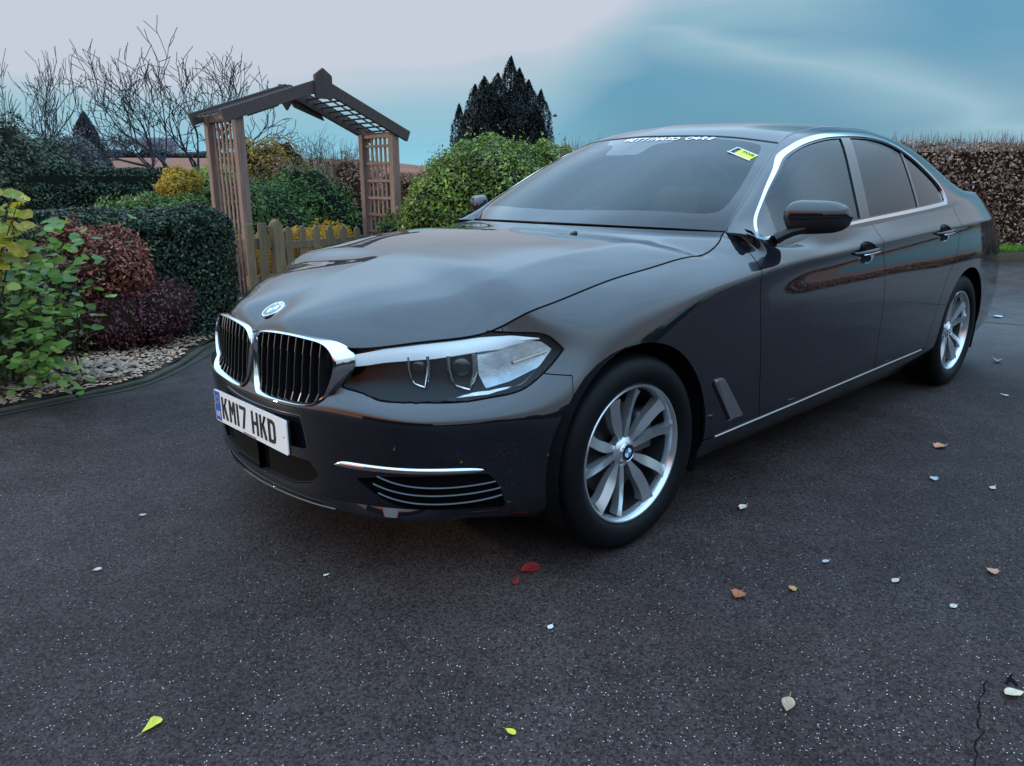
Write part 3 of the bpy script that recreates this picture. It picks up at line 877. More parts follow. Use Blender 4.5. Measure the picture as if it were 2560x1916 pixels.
# rain channel between roof and side rail, and joint at the pillar foot
for sgn in (-1, 1):
    mb = MB()
    mb.tube([(p[0], sgn*p[1], p[2]-.001) for p in UC[::3]], .0042, n=6)
    mb.build('roof_channel', GLOSSBLACK, car, smooth=True)
for sgn in (-1, 1):
    mb = MB()
    mb.tube([(p[0], sgn*(p[1]+.0005), p[2]) for p in Tcurve(2.20, 2.29, 12)], .0024, n=6)
    mb.build('pillar_joint', DARK, car, smooth=True)
mb = MB()
for sgn in (-1, 1):
    c = [onX(x, z)[0] for x, z in DOORF[2:14]]
WPOLY = [(.575, -.2), (.59, .2), (.64, .42), (.705, .585), (.755, .650), (.80, .672), (.90, .662), (1.05, .625), (1.18, .585), (1.262, .552), (1.262, .50), (1.215, .38), (1.175, .22), (1.125, .185), (1.09, .12), (1.02, .10), (1.00, .06), (1.00, -.2)]
WPOLY = smooth_poly(WPOLY, 4, corners=(0, 17))
XW = lambda S: S.V[:, [0, 1]]
clearw, frit = SCREEN.split(sdpoly(XW(SCREEN), WPOLY))
emit('windscreen', clearw, WS_GLASS, one=True)
emit('windscreen_border', frit, GLOSSBLACK, one=True, depth=.006)
mb = MB()
mb.tube([(p[0], p[1], p[2]) for p in WT[::-1]]+[(p[0], -p[1], p[2]) for p in WT[1:]], .0045, n=6)
mb.build('windscreen_top_seal', GLOSSBLACK, car, smooth=True)
emit('roof', ROOF, PAINT, one=True, depth=.01)
emit('rear_window', BACK.off(-.003), PRIV_GLASS, one=True)
emit('boot_lid', BOOT, PAINT, one=True, depth=.012)
# cowl between bonnet and screen
cow = MB()
cw = resample(D1, 30); wb = resample(WBt, 30)
cv = []
for sgn in (-1, 1):
    V = []; F = []
    for i in range(30):
        V += [(cw[i][0]+.004, sgn*cw[i][1], cw[i][2]-.018), (wb[i][0]+.03, sgn*wb[i][1], wb[i][2]-.006)]
    for i in range(29): F.append((2*i, 2*i+1, 2*i+3, 2*i+2))
    cow.add(V, F)
cow.build('cowl_panel', PLASTIC, car)

# ---------------- handles, mirrors, vents
def handle(hx, hz, sgn, rec):
    emit_o = Surf(rec.V, rec.N, rec.F)
    V = emit_o.V*[1, sgn, 1]; N = emit_o.N*[1, sgn, 1]; F = emit_o.F if sgn > 0 else [f[::-1] for f in emit_o.F]
    h = None
    a, b = hx-.125, hx+.105
    pts = []; rad = []
    for k in range(15):
        t = k/14; x = a+(b-a)*t
        P, n = onX(x, hz+.001+.009*t)
        o = .030*math.sin(PI*min(1, max(0, t)))**.35+.002
        pts.append((P[0], sgn*(P[1]+o*.95), P[2])); rad.append(.0125*(.55+.45*math.sin(PI*t)**.5))
    m = MB(); m.tube(pts, rad, n=10, flat=.55)
    h = m.build('door_handle', PAINT, car, smooth=True)
    m = MB(); m.tube([(p[0], p[1]+sgn*.0035, p[2]-.006) for p in pts[2:-2]], .0035, n=6)
    m.build('handle_strip', CHROME, h, smooth=True)
    pyobj('handle_recess', V, F, PAINT, h, N=N)


for (hx, hz, *_), rec in zip(HANDLES, RECESS):
    for sgn in (-1, 1): handle(hx, hz, sgn, rec)


def mirror(sgn):
    ws = np.linspace(0, 1, 26); G = []
    for t in ws:
        w = .862+.203*t
        e = (math.sin(PI*min(1, max(0, (t*.94+.05))))**.5)
        e = min(1, (1-abs(2*t-1)**3.6))**.5 if t > .5 else min(1, (1-abs(2*t-1)**5)**.5+.0)
        e = max(e, .02)
        cx = .935+.105*t**1.1; cz = 1.050+.004*t
        hz = .068*e*(1-.13*t); hx = .060*e
        row = []
        for k in range(41):
            A = 2*PI*k/40
            c, s_ = math.cos(A), math.sin(A)
            ex = 1.6/2.4
            X = (abs(c)**(2/2.6))*(1 if c > 0 else -1); Z = (abs(s_)**(2/2.6))*(1 if s_ > 0 else -1)
            if X > 0: X *= .55
            zz = Z*hz
            if Z < 0: zz *= 1.0; 
            x = cx+X*hx*1.1-.014*max(0, -Z)*0+(.02*(-Z) if Z < 0 else .012*Z*0)
            row.append((x, w, cz+zz))
        G.append(row)
    G = np.array(G); N = grid_normals(G)
    N[:, 0] = N[:, -1] = (N[:, 0]+N[:, -1])/2
    c = G[13, 20]; 
    if N[13, 20][0] > 0: N = -N
    S = Surf.grid(G, N=N); f = S.F[13*40+20]; p = S.V[list(f)]
    if np.cross(p[1]-p[0], p[2]-p[0])@S.N[f[0]] < 0: S.F = [q[::-1] for q in S.F]
    split_z = 1.0395+.012*(S.V[:, 1]-.862)/.203
    low, cap = S.split(S.V[:, 2]-split_z)
    gap, cap = cap.split(cap.V[:, 2]-(1.0415+.012*(cap.V[:, 1]-.862)/.203))
    root = None
    for nm, s_, m_ in (('door_mirror', cap, PAINT), ('mirror_lower_shell', low.off(-.001), PLASTIC), ('mirror_gap', gap.off(-.004), DARK)):
        V = s_.V*[1, sgn, 1]; N_ = s_.N*[1, sgn, 1]; F = s_.F if sgn > 0 else [f[::-1] for f in s_.F]
        o = pyobj(nm, V, F, m_, root if root else car, N=N_)
        if root is None: root = o
    m = MB(); m.tube([(.89, sgn*.855, .972), (.90, sgn*.875, .985), (.93, sgn*.90, 1.0), (.95, sgn*.94, 1.012)], [.022, .019, .018, .016], n=12, flat=1.4)
    m.build('mirror_arm', PLASTIC, root, smooth=True)
    m = MB(); P = [(1.025+.05*math.cos(a), sgn*(.967+.085*math.cos(a)), 1.05+.052*math.sin(a)) for a in np.linspace(0, 2*PI, 25)[:-1]]
    m.add(P, [tuple(range(24))]); m.build('mirror_glass', CHROME, root)


for sgn in (-1, 1): mirror(sgn)

# air breather behind the front wheel, with a dark slot before it
for sgn in (-1, 1):
    vp = [(.402, .505), (.412, .517), (.448, .518), (.462, .505), (.596, .352), (.520, .350)]
    V = []; 
    for x, z in vp:
        P, n = onX(x, z); V.append((P[0], sgn*(P[1]+.009), P[2]))
    for x, z in vp:
        P, n = onX(x, z); V.append((P[0], sgn*(P[1]-.004), P[2]))
    n_ = len(vp)
    V[0] = (V[0][0], V[0][1]-sgn*.006, V[0][2]); V[5] = (V[5][0], V[5][1]-sgn*.006, V[5][2])
    F = [tuple(range(n_))]+[(i, (i+1) % n_, n_+(i+1) % n_, n_+i) for i in range(n_)]
    if sgn > 0: F = [f[::-1] for f in F]
    o = pyobj('air_breather', V, F, SATIN, car)
    m = MB()
    vs_ = [(.385, .505), (.402, .517), (.52, .350), (.500, .350)]
    V = [];
    for x, z in vs_:
        P, n = onX(x, z); V.append((P[0], sgn*(P[1]+.0015), P[2]))
    m.add(V, [(0, 1, 2, 3)]); m.build('breather_slot', DARK, o)

# sill brightwork
for sgn in (-1, 1):
    mb = MB()
    pts = []
    for x in np.linspace(.43, 2.40, 50):
        P, n = onX(x, .302+.008*x-.002); pts.append((P[0], sgn*(P[1]+.001), P[2]))
    mb.tube(pts, .0035, n=6)
    mb.build('sill_bead', SATIN, car, smooth=True)

# ---------------- nose: kidneys
def onWZ(w, z):
    return locate(fW, fZ, abs(w), z, mask=lambda G: (G[..., 0] < -.6) & (G[..., 1] >= 0))


def expand(poly, d):
    poly = np.array(poly); n = len(poly); out = []
    area = sum(poly[i][0]*poly[(i+1) % n][1]-poly[(i+1) % n][0]*poly[i][1] for i in range(n))
    sg_ = 1 if area > 0 else -1
    for i in range(n):
        t = poly[(i+1) % n]-poly[i-1]; t = t/np.linalg.norm(t)
        dd = d[i] if hasattr(d, '__len__') else d
        out.append(poly[i]+np.array([t[1], -t[0]])*sg_*dd)
    return np.array(out)


CHROME_K = mat('kidney_chrome', (0.78, 0.79, 0.81), rough=0.10, metal=1.0)
SLAT = mat('grille_slat', (0.008, 0.008, 0.01), rough=0.2, coat=.6)
KP = smooth_poly(KID, 7)
outb = sstep(KP[:, 0], .33, .40)*sstep(KP[:, 1], .55, .64)*(1-.75*sstep(KP[:, 1], .69, .735))
for sgn in (-1, 1):
    def k3(poly, push):
        V = []
        for i, (w, z) in enumerate(poly):
            P, n = onWZ(w, z)
            pu = push[i] if hasattr(push, '__len__') else push
            base = -.835+.36*min(w, .43)**2+.12*max(0, z-.6)        # smooth face of the grille, proud of the body outboard
            x = min(P[0]+.003, base)
            V.append((x-pu, sgn*w, z))
        return V
    O0 = []
    po = expand(KP, .007+.014*outb)
    for i, (w, z) in enumerate(po):
        P, n = onWZ(w, z); O0.append((P[0]+.004+.0*outb[i], sgn*w, z))
    rings = [O0, k3(expand(KP, .0065+.009*outb), .004), k3(expand(KP, .0055+.002*outb), .010+.004*outb), k3(expand(KP, .0028), .012+.003*outb), k3(expand(KP, .0), .009), k3(expand(KP, -.0015), -.012), k3(expand(KP, -.0015), -.035)]
    n = len(KP); V = [v for r in rings for v in r]; F = []
    for a in range(len(rings)-1):
        for i in range(n):
            f = (a*n+i, a*n+(i+1) % n, (a+1)*n+(i+1) % n, (a+1)*n+i)
            F.append(f if sgn > 0 else f[::-1])
    kr = pyobj('kidney_grille', V, F, CHROME_K, car, smooth=True, sharp=50)
    # slats
    ws_ = np.linspace(.052, .372, 10)
    for w in ws_:
        zs = []
        for i in range(n):
            a, b = KP[i], KP[(i+1) % n]
            if (a[0]-w)*(b[0]-w) < 0: zs.append(a[1]+(b[1]-a[1])*(w-a[0])/(b[0]-a[0]))
        if len(zs) < 2: continue
        z0, z1 = min(zs)+.001, max(zs)-.001; V = []; F = []
        m_ = 9
        for k in range(m_):
            z = z0+(z1-z0)*k/(m_-1)
            base = min(onWZ(w, z)[0][0]+.003, -.835+.36*w**2+.12*max(0, z-.6))
            xf = base+.004-.006*math.sin(PI*k/(m_-1))
            V += [(xf, sgn*(w-.0022), z), (xf, sgn*(w+.0022), z), (xf+.035, sgn*(w+.0035), z), (xf+.035, sgn*(w-.0035), z)]
        for k in range(m_-1):
            for e in range(4):
                f = (4*k+e, 4*k+(e+1) % 4, 4*k+4+(e+1) % 4, 4*k+4+e)
                F.append(f)
        o = pyobj('slat', V, F, SLAT, kr)
        mtip = MB(); mtip.tube([(V[4*k][0]-.001, sgn*w, V[4*k][2]) for k in range(m_-3, m_)], .0017, n=6)
        tipo = mtip.build('slat_glint', CHROME_K, kr, smooth=True)  # chrome on the upper end only, standing in for a glint
    V = [(v[0]+.05, v[1]*1.0, v[2]) for v in rings[4]]
    pyobj('grille_backing', V, [tuple(range(n))], DARK, kr)
    # body coloured rim around the opening
# centre radar cover under the kidneys
# ---------------- number plate
plx = -.8685
def rrect(w, h, r, k=5):
    P = []
    for cx, cy, a0 in ((w/2-r, h/2-r, 0), (-w/2+r, h/2-r, PI/2), (-w/2+r, -h/2+r, PI), (w/2-r, -h/2+r, 1.5*PI)):
        for i in range(k+1):
            a = a0+PI/2*i/k; P.append((cx+r*math.cos(a), cy+r*math.sin(a)))
    return P
MP = Matrix.Translation((plx, 0, .4445)) @ Matrix(((0, 0, 1, 0), (-1, 0, 0, 0), (0, 1, 0, 0), (0, 0, 0, 1)))
# local x -> car -y (reads left to right from the front)... viewer in front sees +y on the left
mb = MB(); mb.prism(rrect(.520, .111, .008), 0, .004, MP); plate = mb.build('number_plate', WHITE_PL, car)
mb = MB(); mb.prism(rrect(.516, .107, .006), .004, .012, MP); mb.build('plate_holder', PLASTIC, plate)


def strokes(ch):
    W, H, T = .046, .078, .0125
    def bar(a, b, t=T):
        a, b = Vector((*a,)), Vector((*b,)); d = (b-a).normalized(); n = Vector((-d.y, d.x))*t/2
        return [tuple(a-n), tuple(b-n), tuple(b+n), tuple(a+n)]
    h = T/2
    if ch == 'K': return [[(0, 0), (T, 0), (T, H), (0, H)], [(T, H*.38), (W-T*1.25, H), (W, H), (T, H*.38+T*1.35)][0:4], [(T*1.35, H*.50), (W-T*1.2, 0), (W, 0), (T*1.55+.008, H*.66)]]
    if ch == 'M': return [[(0, 0), (T, 0), (T, H), (0, H)], [(W-T, 0), (W, 0), (W, H), (W-T, H)], [(T, H), (T, H-.018), (W/2, H*.36), (W/2, H*.36+.02)], [(W-T, H), (W/2, H*.36+.02), (W/2, H*.36), (W-T, H-.018)]]
    if ch == '1': return [[(0, 0), (T, 0), (T, H), (0, H)]]
    if ch == '7': return [[(0, H-T), (W, H-T), (W, H), (0, H)], [(W*.28, 0), (W*.28+T*1.05, 0), (W, H-T), (W-T*1.05, H-T)]]
    if ch == 'H': return [[(0, 0), (T, 0), (T, H), (0, H)], [(W-T, 0), (W, 0), (W, H), (W-T, H)], [(T, H/2-h), (W-T, H/2-h), (W-T, H/2+h), (T, H/2+h)]]
    if ch == 'D':
        out = []
        o = [(0, 0), (W*.62, 0), (W*.9, H*.07), (W, H*.24), (W, H*.76), (W*.9, H*.93), (W*.62, H), (0, H)]
        i_ = [(T, T), (W*.58, T), (W*.70, T+.004), (W-T, H*.28), (W-T, H*.72), (W*.70, H-T-.004), (W*.58, H-T), (T, H-T)]
        for k in range(8): out.append([o[k], o[(k+1) % 8], i_[(k+1) % 8], i_[k]])
        return out


xpos = -.215
adv = {'K': .058, 'M': .058, '1': .0235, '7': .058, 'H': .058, 'D': .058, ' ': .028}
cur = -.2015
for ch in 'KM17 HKD':
    if ch != ' ':
        mb = MB()
        for k_, poly in enumerate(strokes(ch)):
            P = [(cur+a, -.039+b) for a, b in poly]
            mb.prism(P, -.0014-.00012*k_, .001, MP)
        mb.build('plate_digit' if ch in '17' else 'plate_letter', BLACK_INK, plate)
    cur += adv[ch]
mb = MB(); mb.prism([(-.256, -.0515), (-.214, -.0515), (-.214, .0515), (-.256, .0515)], -.0008, .002, MP); blue = mb.build('plate_band', EU_BLUE, plate)
mb = MB()
for k in range(12):
    a = 2*PI*k/12; cx, cy = -.235+.0125*math.cos(a), .022+.0125*math.sin(a)
    P = [(cx+.0022*math.cos(a2)*(1 if j % 2 == 0 else .45), cy+.0022*math.sin(a2)*(1 if j % 2 == 0 else .45)) for j, a2 in enumerate(np.linspace(PI/2, 2.5*PI, 11)[:-1])]
    mb.prism(P, -.0014, 0, MP)
mb.build('star_ring', mat('star_yellow', (.8, .65, .05)), plate)
for P_ in ([[(-.249, -.038), (-.245, -.038), (-.245, -.018), (-.249, -.018)], [(-.249, -.018), (-.238, -.018), (-.238, -.022), (-.249, -.022)], [(-.238, -.038), (-.249, -.038), (-.249, -.034), (-.238, -.034)], [(-.240, -.034), (-.236, -.034), (-.236, -.027), (-.240, -.027)], [(-.249, -.0295), (-.239, -.0295), (-.239, -.0265), (-.249, -.0265)], [(-.240, -.0265), (-.236, -.0265), (-.236, -.019), (-.240, -.019)]],):
    mb = MB()
    for a in P_: mb.prism(a, -.0014, 0, MP)
    for a in ([(-.230, -.038), (-.226, -.038), (-.226, -.018), (-.230, -.018)], [(-.226, -.038), (-.219, -.038), (-.219, -.034), (-.226, -.034)] and [(-.230, -.038), (-.219, -.038), (-.219, -.034), (-.230, -.034)], [(-.230, -.022), (-.219, -.022), (-.219, -.018), (-.230, -.018)], [(-.222, -.034), (-.219, -.034), (-.219, -.027), (-.222, -.027)], [(-.226, -.030), (-.219, -.030), (-.219, -.027), (-.226, -.027)]):
        mb.prism(a, -.0016, 0, MP)
    mb.build('country_code', WHITE_PL, plate)
mb = MB(); mb.prism([(.236, -.002), (.243, -.002), (.243, .001), (.236, .001)], -.001, 0, MP); mb.prism([(-.045, -.0535), (.045, -.0535), (.045, -.0495), (-.045, -.0495)], -.001, 0, MP)
mb.build('plate_print', mat('plate_print', (.08, .08, .09)), plate)
# ---------------- round maker's badge on the bonnet
def badge(name, M, R, parent):
    mb = MB()
    seg = 40
    V = []; F = []
    prof = [(R, 0), (R, .003), (R*.97, .0048), (R*.90, .0052), (R*.86, .0040), (R*.80, .0040)]
    for r, z in prof:
        for k in range(seg): a = 2*PI*k/seg; V.append(tuple(M @ Vector((r*math.cos(a), r*math.sin(a), z))))
    for i in range(len(prof)-1):
        for k in range(seg): F.append((i*seg+k, i*seg+(k+1) % seg, (i+1)*seg+(k+1) % seg, (i+1)*seg+k))
    F.append(tuple(range((len(prof)-1)*seg, len(prof)*seg)))
    root = pyobj(name, V, F, CHROME, parent, smooth=True, sharp=40)
    def disc(r0, r1, a0, a1, z, nm, m_, k_=12):
        P = [(r1*math.cos(a0+(a1-a0)*i/k_), r1*math.sin(a0+(a1-a0)*i/k_)) for i in range(k_+1)]
        if r0 > 0: P += [(r0*math.cos(a1-(a1-a0)*i/k_), r0*math.sin(a1-(a1-a0)*i/k_)) for i in range(k_+1)]
        else: P += [(0, 0)]
        pyobj(nm, [tuple(M @ Vector((x, y, z))) for x, y in P], [tuple(range(len(P)))], m_, root)
    bb = mat('badge_black', (.01, .01, .012), rough=.15, coat=1); bw = mat('badge_white', (.85, .87, .9), rough=.15, coat=1); bu = mat('badge_blue', (.02, .22, .62), rough=.15, coat=1)
    disc(R*.54, R*.87, 0, PI, .0044, 'badge_ring', bb, 24); disc(R*.54, R*.87, PI, 2*PI, .0044, 'badge_ring', bb, 24)
    for k in range(4): disc(0, R*.50, k*PI/2, (k+1)*PI/2, .0046, 'badge_quarter', bw if k % 2 == 0 else bu)
    return root


def frame_mat(P, n, up=(0, 0, 1)):
    n = Vector(n).normalized(); x = Vector(up).cross(n)
    if x.length < 1e-4: x = Vector((0, 1, 0))
    x.normalize(); y = n.cross(x)
    return Matrix(((x.x, y.x, n.x, P[0]), (x.y, y.y, n.y, P[1]), (x.z, y.z, n.z, P[2]), (0, 0, 0, 1)))


def letters_on(M, word, R, parent, size):
    for k, ch in enumerate(word):
        cu = bpy.data.curves.new('letter', 'FONT'); cu.body = ch; cu.size = size; cu.align_x = 'CENTER'; cu.align_y = 'CENTER'; cu.extrude = .0003; cu.offset = size*.02
        ang = R_(38-38*k)
        to = bpy.data.objects.new('tmp', cu)
        me = bpy.data.meshes.new_from_object(to)
        bpy.data.objects.remove(to)
        T_ = M @ Matrix.Rotation(ang, 4, 'Z') @ Matrix.Translation((0, R*.70, .0048))
        me.transform(T_)
        link_mesh('badge_letter', me, mat('badge_white', (.85, .87, .9)), parent)


bP = np.array([-.750, 0, .7935]); k_ = int(np.argmin(np.abs(C0[:, 0]+.750)))
bP = C0[k_]; bt = C0[k_+1]-C0[k_-1]; bn = np.array([-bt[2], 0, bt[0]])
MBG = frame_mat(bP+bn/np.linalg.norm(bn)*.0035, bn)
bd = badge('bonnet_badge', MBG, .041, car)
letters_on(MBG, 'BMW', .041, bd, .017)

# ---------------- intakes
it = INTAKE.off(-.028)
emit('intake_mesh', it, DARK, both=True)
w_ = Surf(INTAKE.V, INTAKE.N, []); sk_ = INTAKE.skirt(.03); wall = Surf(sk_.V, sk_.N, sk_.F[len(INTAKE.F):])
emit('intake_wall', wall.compact(), GLOSSBLACK)
it = CINTAKE.off(-.04); emit('lower_intake', it, DARK, one=True)
sk_ = CINTAKE.skirt(.04); wall = Surf(sk_.V, sk_.N, sk_.F[len(CINTAKE.F):]); emit('lower_intake_wall', wall.compact(), PLASTIC, one=True)
for sgn in (-1, 1):
    # bright fog trim
    path = [(-.392, .383, .002), (-.36, .389, .008), (-.30, .391, .0105), (-.15, .393, .0095), (.05, .394, .009), (.17, .393, .008), (.222, .392, .005), (.238, .392, .0012)]
    sp = nat_spline(np.linspace(0, 1, 8), np.array(path), np.linspace(0, 1, 30)); pts = []; rad = []
    for s_, z, r in sp:
        P, n = onS(s_, z); pts.append((P[0]+n[0]*.001, sgn*(P[1]+n[1]*.001), P[2])); rad.append(max(r, .001))
    m = MB(); m.tube(pts, rad, n=10, flat=.7); m.build('fog_trim', CHROME, car, smooth=True)
    for zz, (sa, sb), rise in ((.338, (-.20, .285), .012), (.312, (-.22, .305), .016), (.284, (-.20, .31), .020)):
        pts = []
        for k in range(24):
            t = k/23; s_ = sa+(sb-sa)*t
            P, n = onS(s_, zz+rise*(t**4)*1.2+.03*(1-t)**5); pts.append((P[0]-n[0]*.006, sgn*(P[1]-n[1]*.006), P[2]))
        m = MB(); m.tube(pts, .0042, n=8, flat=2.2); m.build('intake_blade', GLOSSBLACK, car, smooth=True)
# slim splitter edge along the chin
pts = []
for p in np.linspace(0, .93, 46):
    c = nat_spline(SPx, SGx[:, 9], [p])[0]*.5+nat_spline(SPx, SGx[:, 10], [p])[0]*.5
    pts.append(c)
pts = [(c[0]-.004, -c[1], c[2]) for c in pts[::-1]]+[(c[0]-.004, c[1], c[2]) for c in pts[1:]]
m = MB(); m.tube(pts[26:-26], .004, n=8, flat=1.8); m.build('chin_edge', PAINT, car, smooth=True)

for sgn in (-1, 1):
    V = []; F = []
    for k in range(40):
        t = k/39; s_ = -.47+.80*t
        d = .028*(math.sin(PI*min(1, t*1.15))**1.4 if t < .87 else 0)+.004
        Pa, na = onS(s_, .268); Pb, nb = onS(s_, .236); nb = np.array([nb[0], nb[1], 0]); nb /= np.linalg.norm(nb); Pc, nc = onS(s_, .212)
        for q in (Pa+na*.001, Pb+nb*d+np.array([0, 0, .008]), Pb+nb*d*.93+np.array([0, 0, -.002]), Pc): V.append((q[0], sgn*q[1], q[2]))
    for k in range(39):
        for e in range(3): f = (4*k+e, 4*k+4+e, 4*k+5+e, 4*k+1+e); F.append(f if sgn < 0 else f[::-1])
    pyobj('chin_blade', V, F, PAINT, car, smooth=True, sharp=40)

# ---------------- head lamps
LAMPS = symN(LAMP)
HOUSE = mat('lamp_housing_black', (.004, .004, .005), rough=.3, spec=.15)
REFL = mat('lamp_reflector', (.34, .38, .41), rough=.14, metal=.9, var=.2, var_scale=16, bump=.16, bump_scale=22)
DRL = mat('lamp_light_bar', (.80, .87, .90), rough=.18, coat=1.0, emis=(.62, .86, 1.0), emis_s=.12)
house = LAMPS.off(-.045*np.clip(-sdpoly(SZ(LAMPS), HLP)/.02, 0, 1)**.5-.002)
for sgn in (-1, 1):
    root = empty('headlight'); root.parent = car
    def put(nm, S, m_, sgn=sgn, root=root):
        V = S.V*[1, sgn, 1]; N_ = S.N*[1, sgn, 1]; F = S.F if sgn > 0 else [f[::-1] for f in S.F]
        return pyobj(nm, V, F, m_, root, N=N_)
    put('lamp_lens', LAMPS.off(-.001), LENS)
    put('lamp_housing', house, HOUSE)
    # outer reflector field
    RP = [(.20, .735), (.35, .735), (.47, .728), (.515, .705), (.46, .655), (.34, .618), (.24, .600), (.21, .64)]
    rf = house.off(.004).keep(sdpoly(SZ(house), RP))
    put('lamp_reflector', rf, REFL)
    # bright brow bar: a lofted strip under the top edge
    V = []; F = []
    K = 40
    for k in range(K):
        t = k/(K-1); s_ = -.335+.80*t
        zt = np.interp(s_, [-.335, -.17, -.025, .11, .226, .35, .465], [.700, .724, .7365, .7455, .755, .758, .748])
        hgt = np.interp(t, [0, .1, .45, .8, 1], [.032, .036, .043, .036, .004])
        Pa, na = onS(s_, zt); Pb, nb = onS(s_, zt-hgt*.5); Pc, nc = onS(s_, zt-hgt)
        for P, n, d in ((Pa, na, .020), (Pa, na, .006), (Pb, nb, .0035), (Pc, nc, .010), (Pc, nc, .024)):
            q = P-n*d; V.append((q[0], sgn*q[1], q[2]))
    for k in range(K-1):
        for e in range(4): f = (5*k+e, 5*k+5+e, 5*k+6+e, 5*k+1+e); F.append(f if sgn < 0 else f[::-1])
    pyobj('light_bar', V, F, DRL, root, smooth=True, sharp=45)
    # open hexagonal projector rings
    for cs, cz, rs, rz_, th in ((-.035, .664, .036, .047, .0036), (.145, .662, .047, .053, .0048)):
        P0, n0 = onS(cs, cz)
        e1 = onS(cs+.02, cz)[0]-onS(cs-.02, cz)[0]; e1 /= np.linalg.norm(e1)
        e2 = np.array([0, 0, 1.0])
        pts = []
        for a_, b_ in [(-1, .9), (-1.0, .2), (-.80, -.45), (-.45, -.82), (.15, -.98), (.70, -1.08), (.88, -.6), (1.05, -.1), (1.05, .5), (.98, .95)]:
            q = P0-n0*.022+e1*a_*rs*.8+e2*b_*rz_; pts.append((q[0], sgn*q[1], q[2]))
        m = MB(); m.tube(pts, th, n=8, flat=1.5); m.build('lamp_ring', CHROME, root, smooth=True)
        m = MB(); V = []; F = []
        M_ = frame_mat((P0[0]-n0[0]*.034, sgn*(P0[1]-n0[1]*.034), P0[2]+.004), (n0[0], sgn*n0[1], 0))
        R0 = rs*.62
        for i in range(7):
            a = PI/2*i/6
            for k in range(20):
                b = 2*PI*k/20; V.append(tuple(M_ @ Vector((R0*math.cos(a)*math.cos(b), R0*math.cos(a)*math.sin(b), .010*math.sin(a)))))
        for i in range(6):
            for k in range(20): F.append((i*20+k, i*20+(k+1) % 20, (i+1)*20+(k+1) % 20, (i+1)*20+k))
        pyobj('projector_lens', V, F, mat('projector_glass', (.02, .025, .03), rough=.03, coat=1, metal=.2), root, smooth=True)
    # lower light blade
    V = []; F = []
    for k in range(26):
        t = k/25; s_ = .10+.36*t
        zb = np.interp(s_, [.10, .256, .395, .46], [.598, .607, .632, .668])
        for P_, d in ((onS(s_, zb), .012), (onS(s_, zb+.010*math.sin(PI*min(1, t*1.2+.05))), .020)):
            q = P_[0]-P_[1]*d; V.append((q[0], sgn*q[1], q[2]))
    for k in range(25):
        f = (2*k, 2*k+2, 2*k+3, 2*k+1); F.append(f if sgn < 0 else f[::-1])
    pyobj('light_blade', V, F, DRL, root, smooth=True)
    # slim amber/cream tube across the outer corner
    pts = []
    for k in range(12):
        t = k/11; P, n = onS(.36+.14*t, .682+.028*t); q = P-n*.022; pts.append((q[0], sgn*q[1], q[2]))
    m = MB(); m.tube(pts, .0045, n=8); m.build('indicator_tube', mat('indicator_cream', (.62, .56, .42), rough=.2, coat=1), root, smooth=True)
    # seal round the lamp
    loop = []
    for s_, z in HLP[(0):(11*6)]:
        P, n = onS(s_, min(z, .80)); loop.append((P[0]-n[0]*.0015, sgn*(P[1]-n[1]*.0015), P[2]))
    m = MB(); m.tube(loop, .0030, n=6); m.build('lamp_seal', DARK, root, smooth=True)

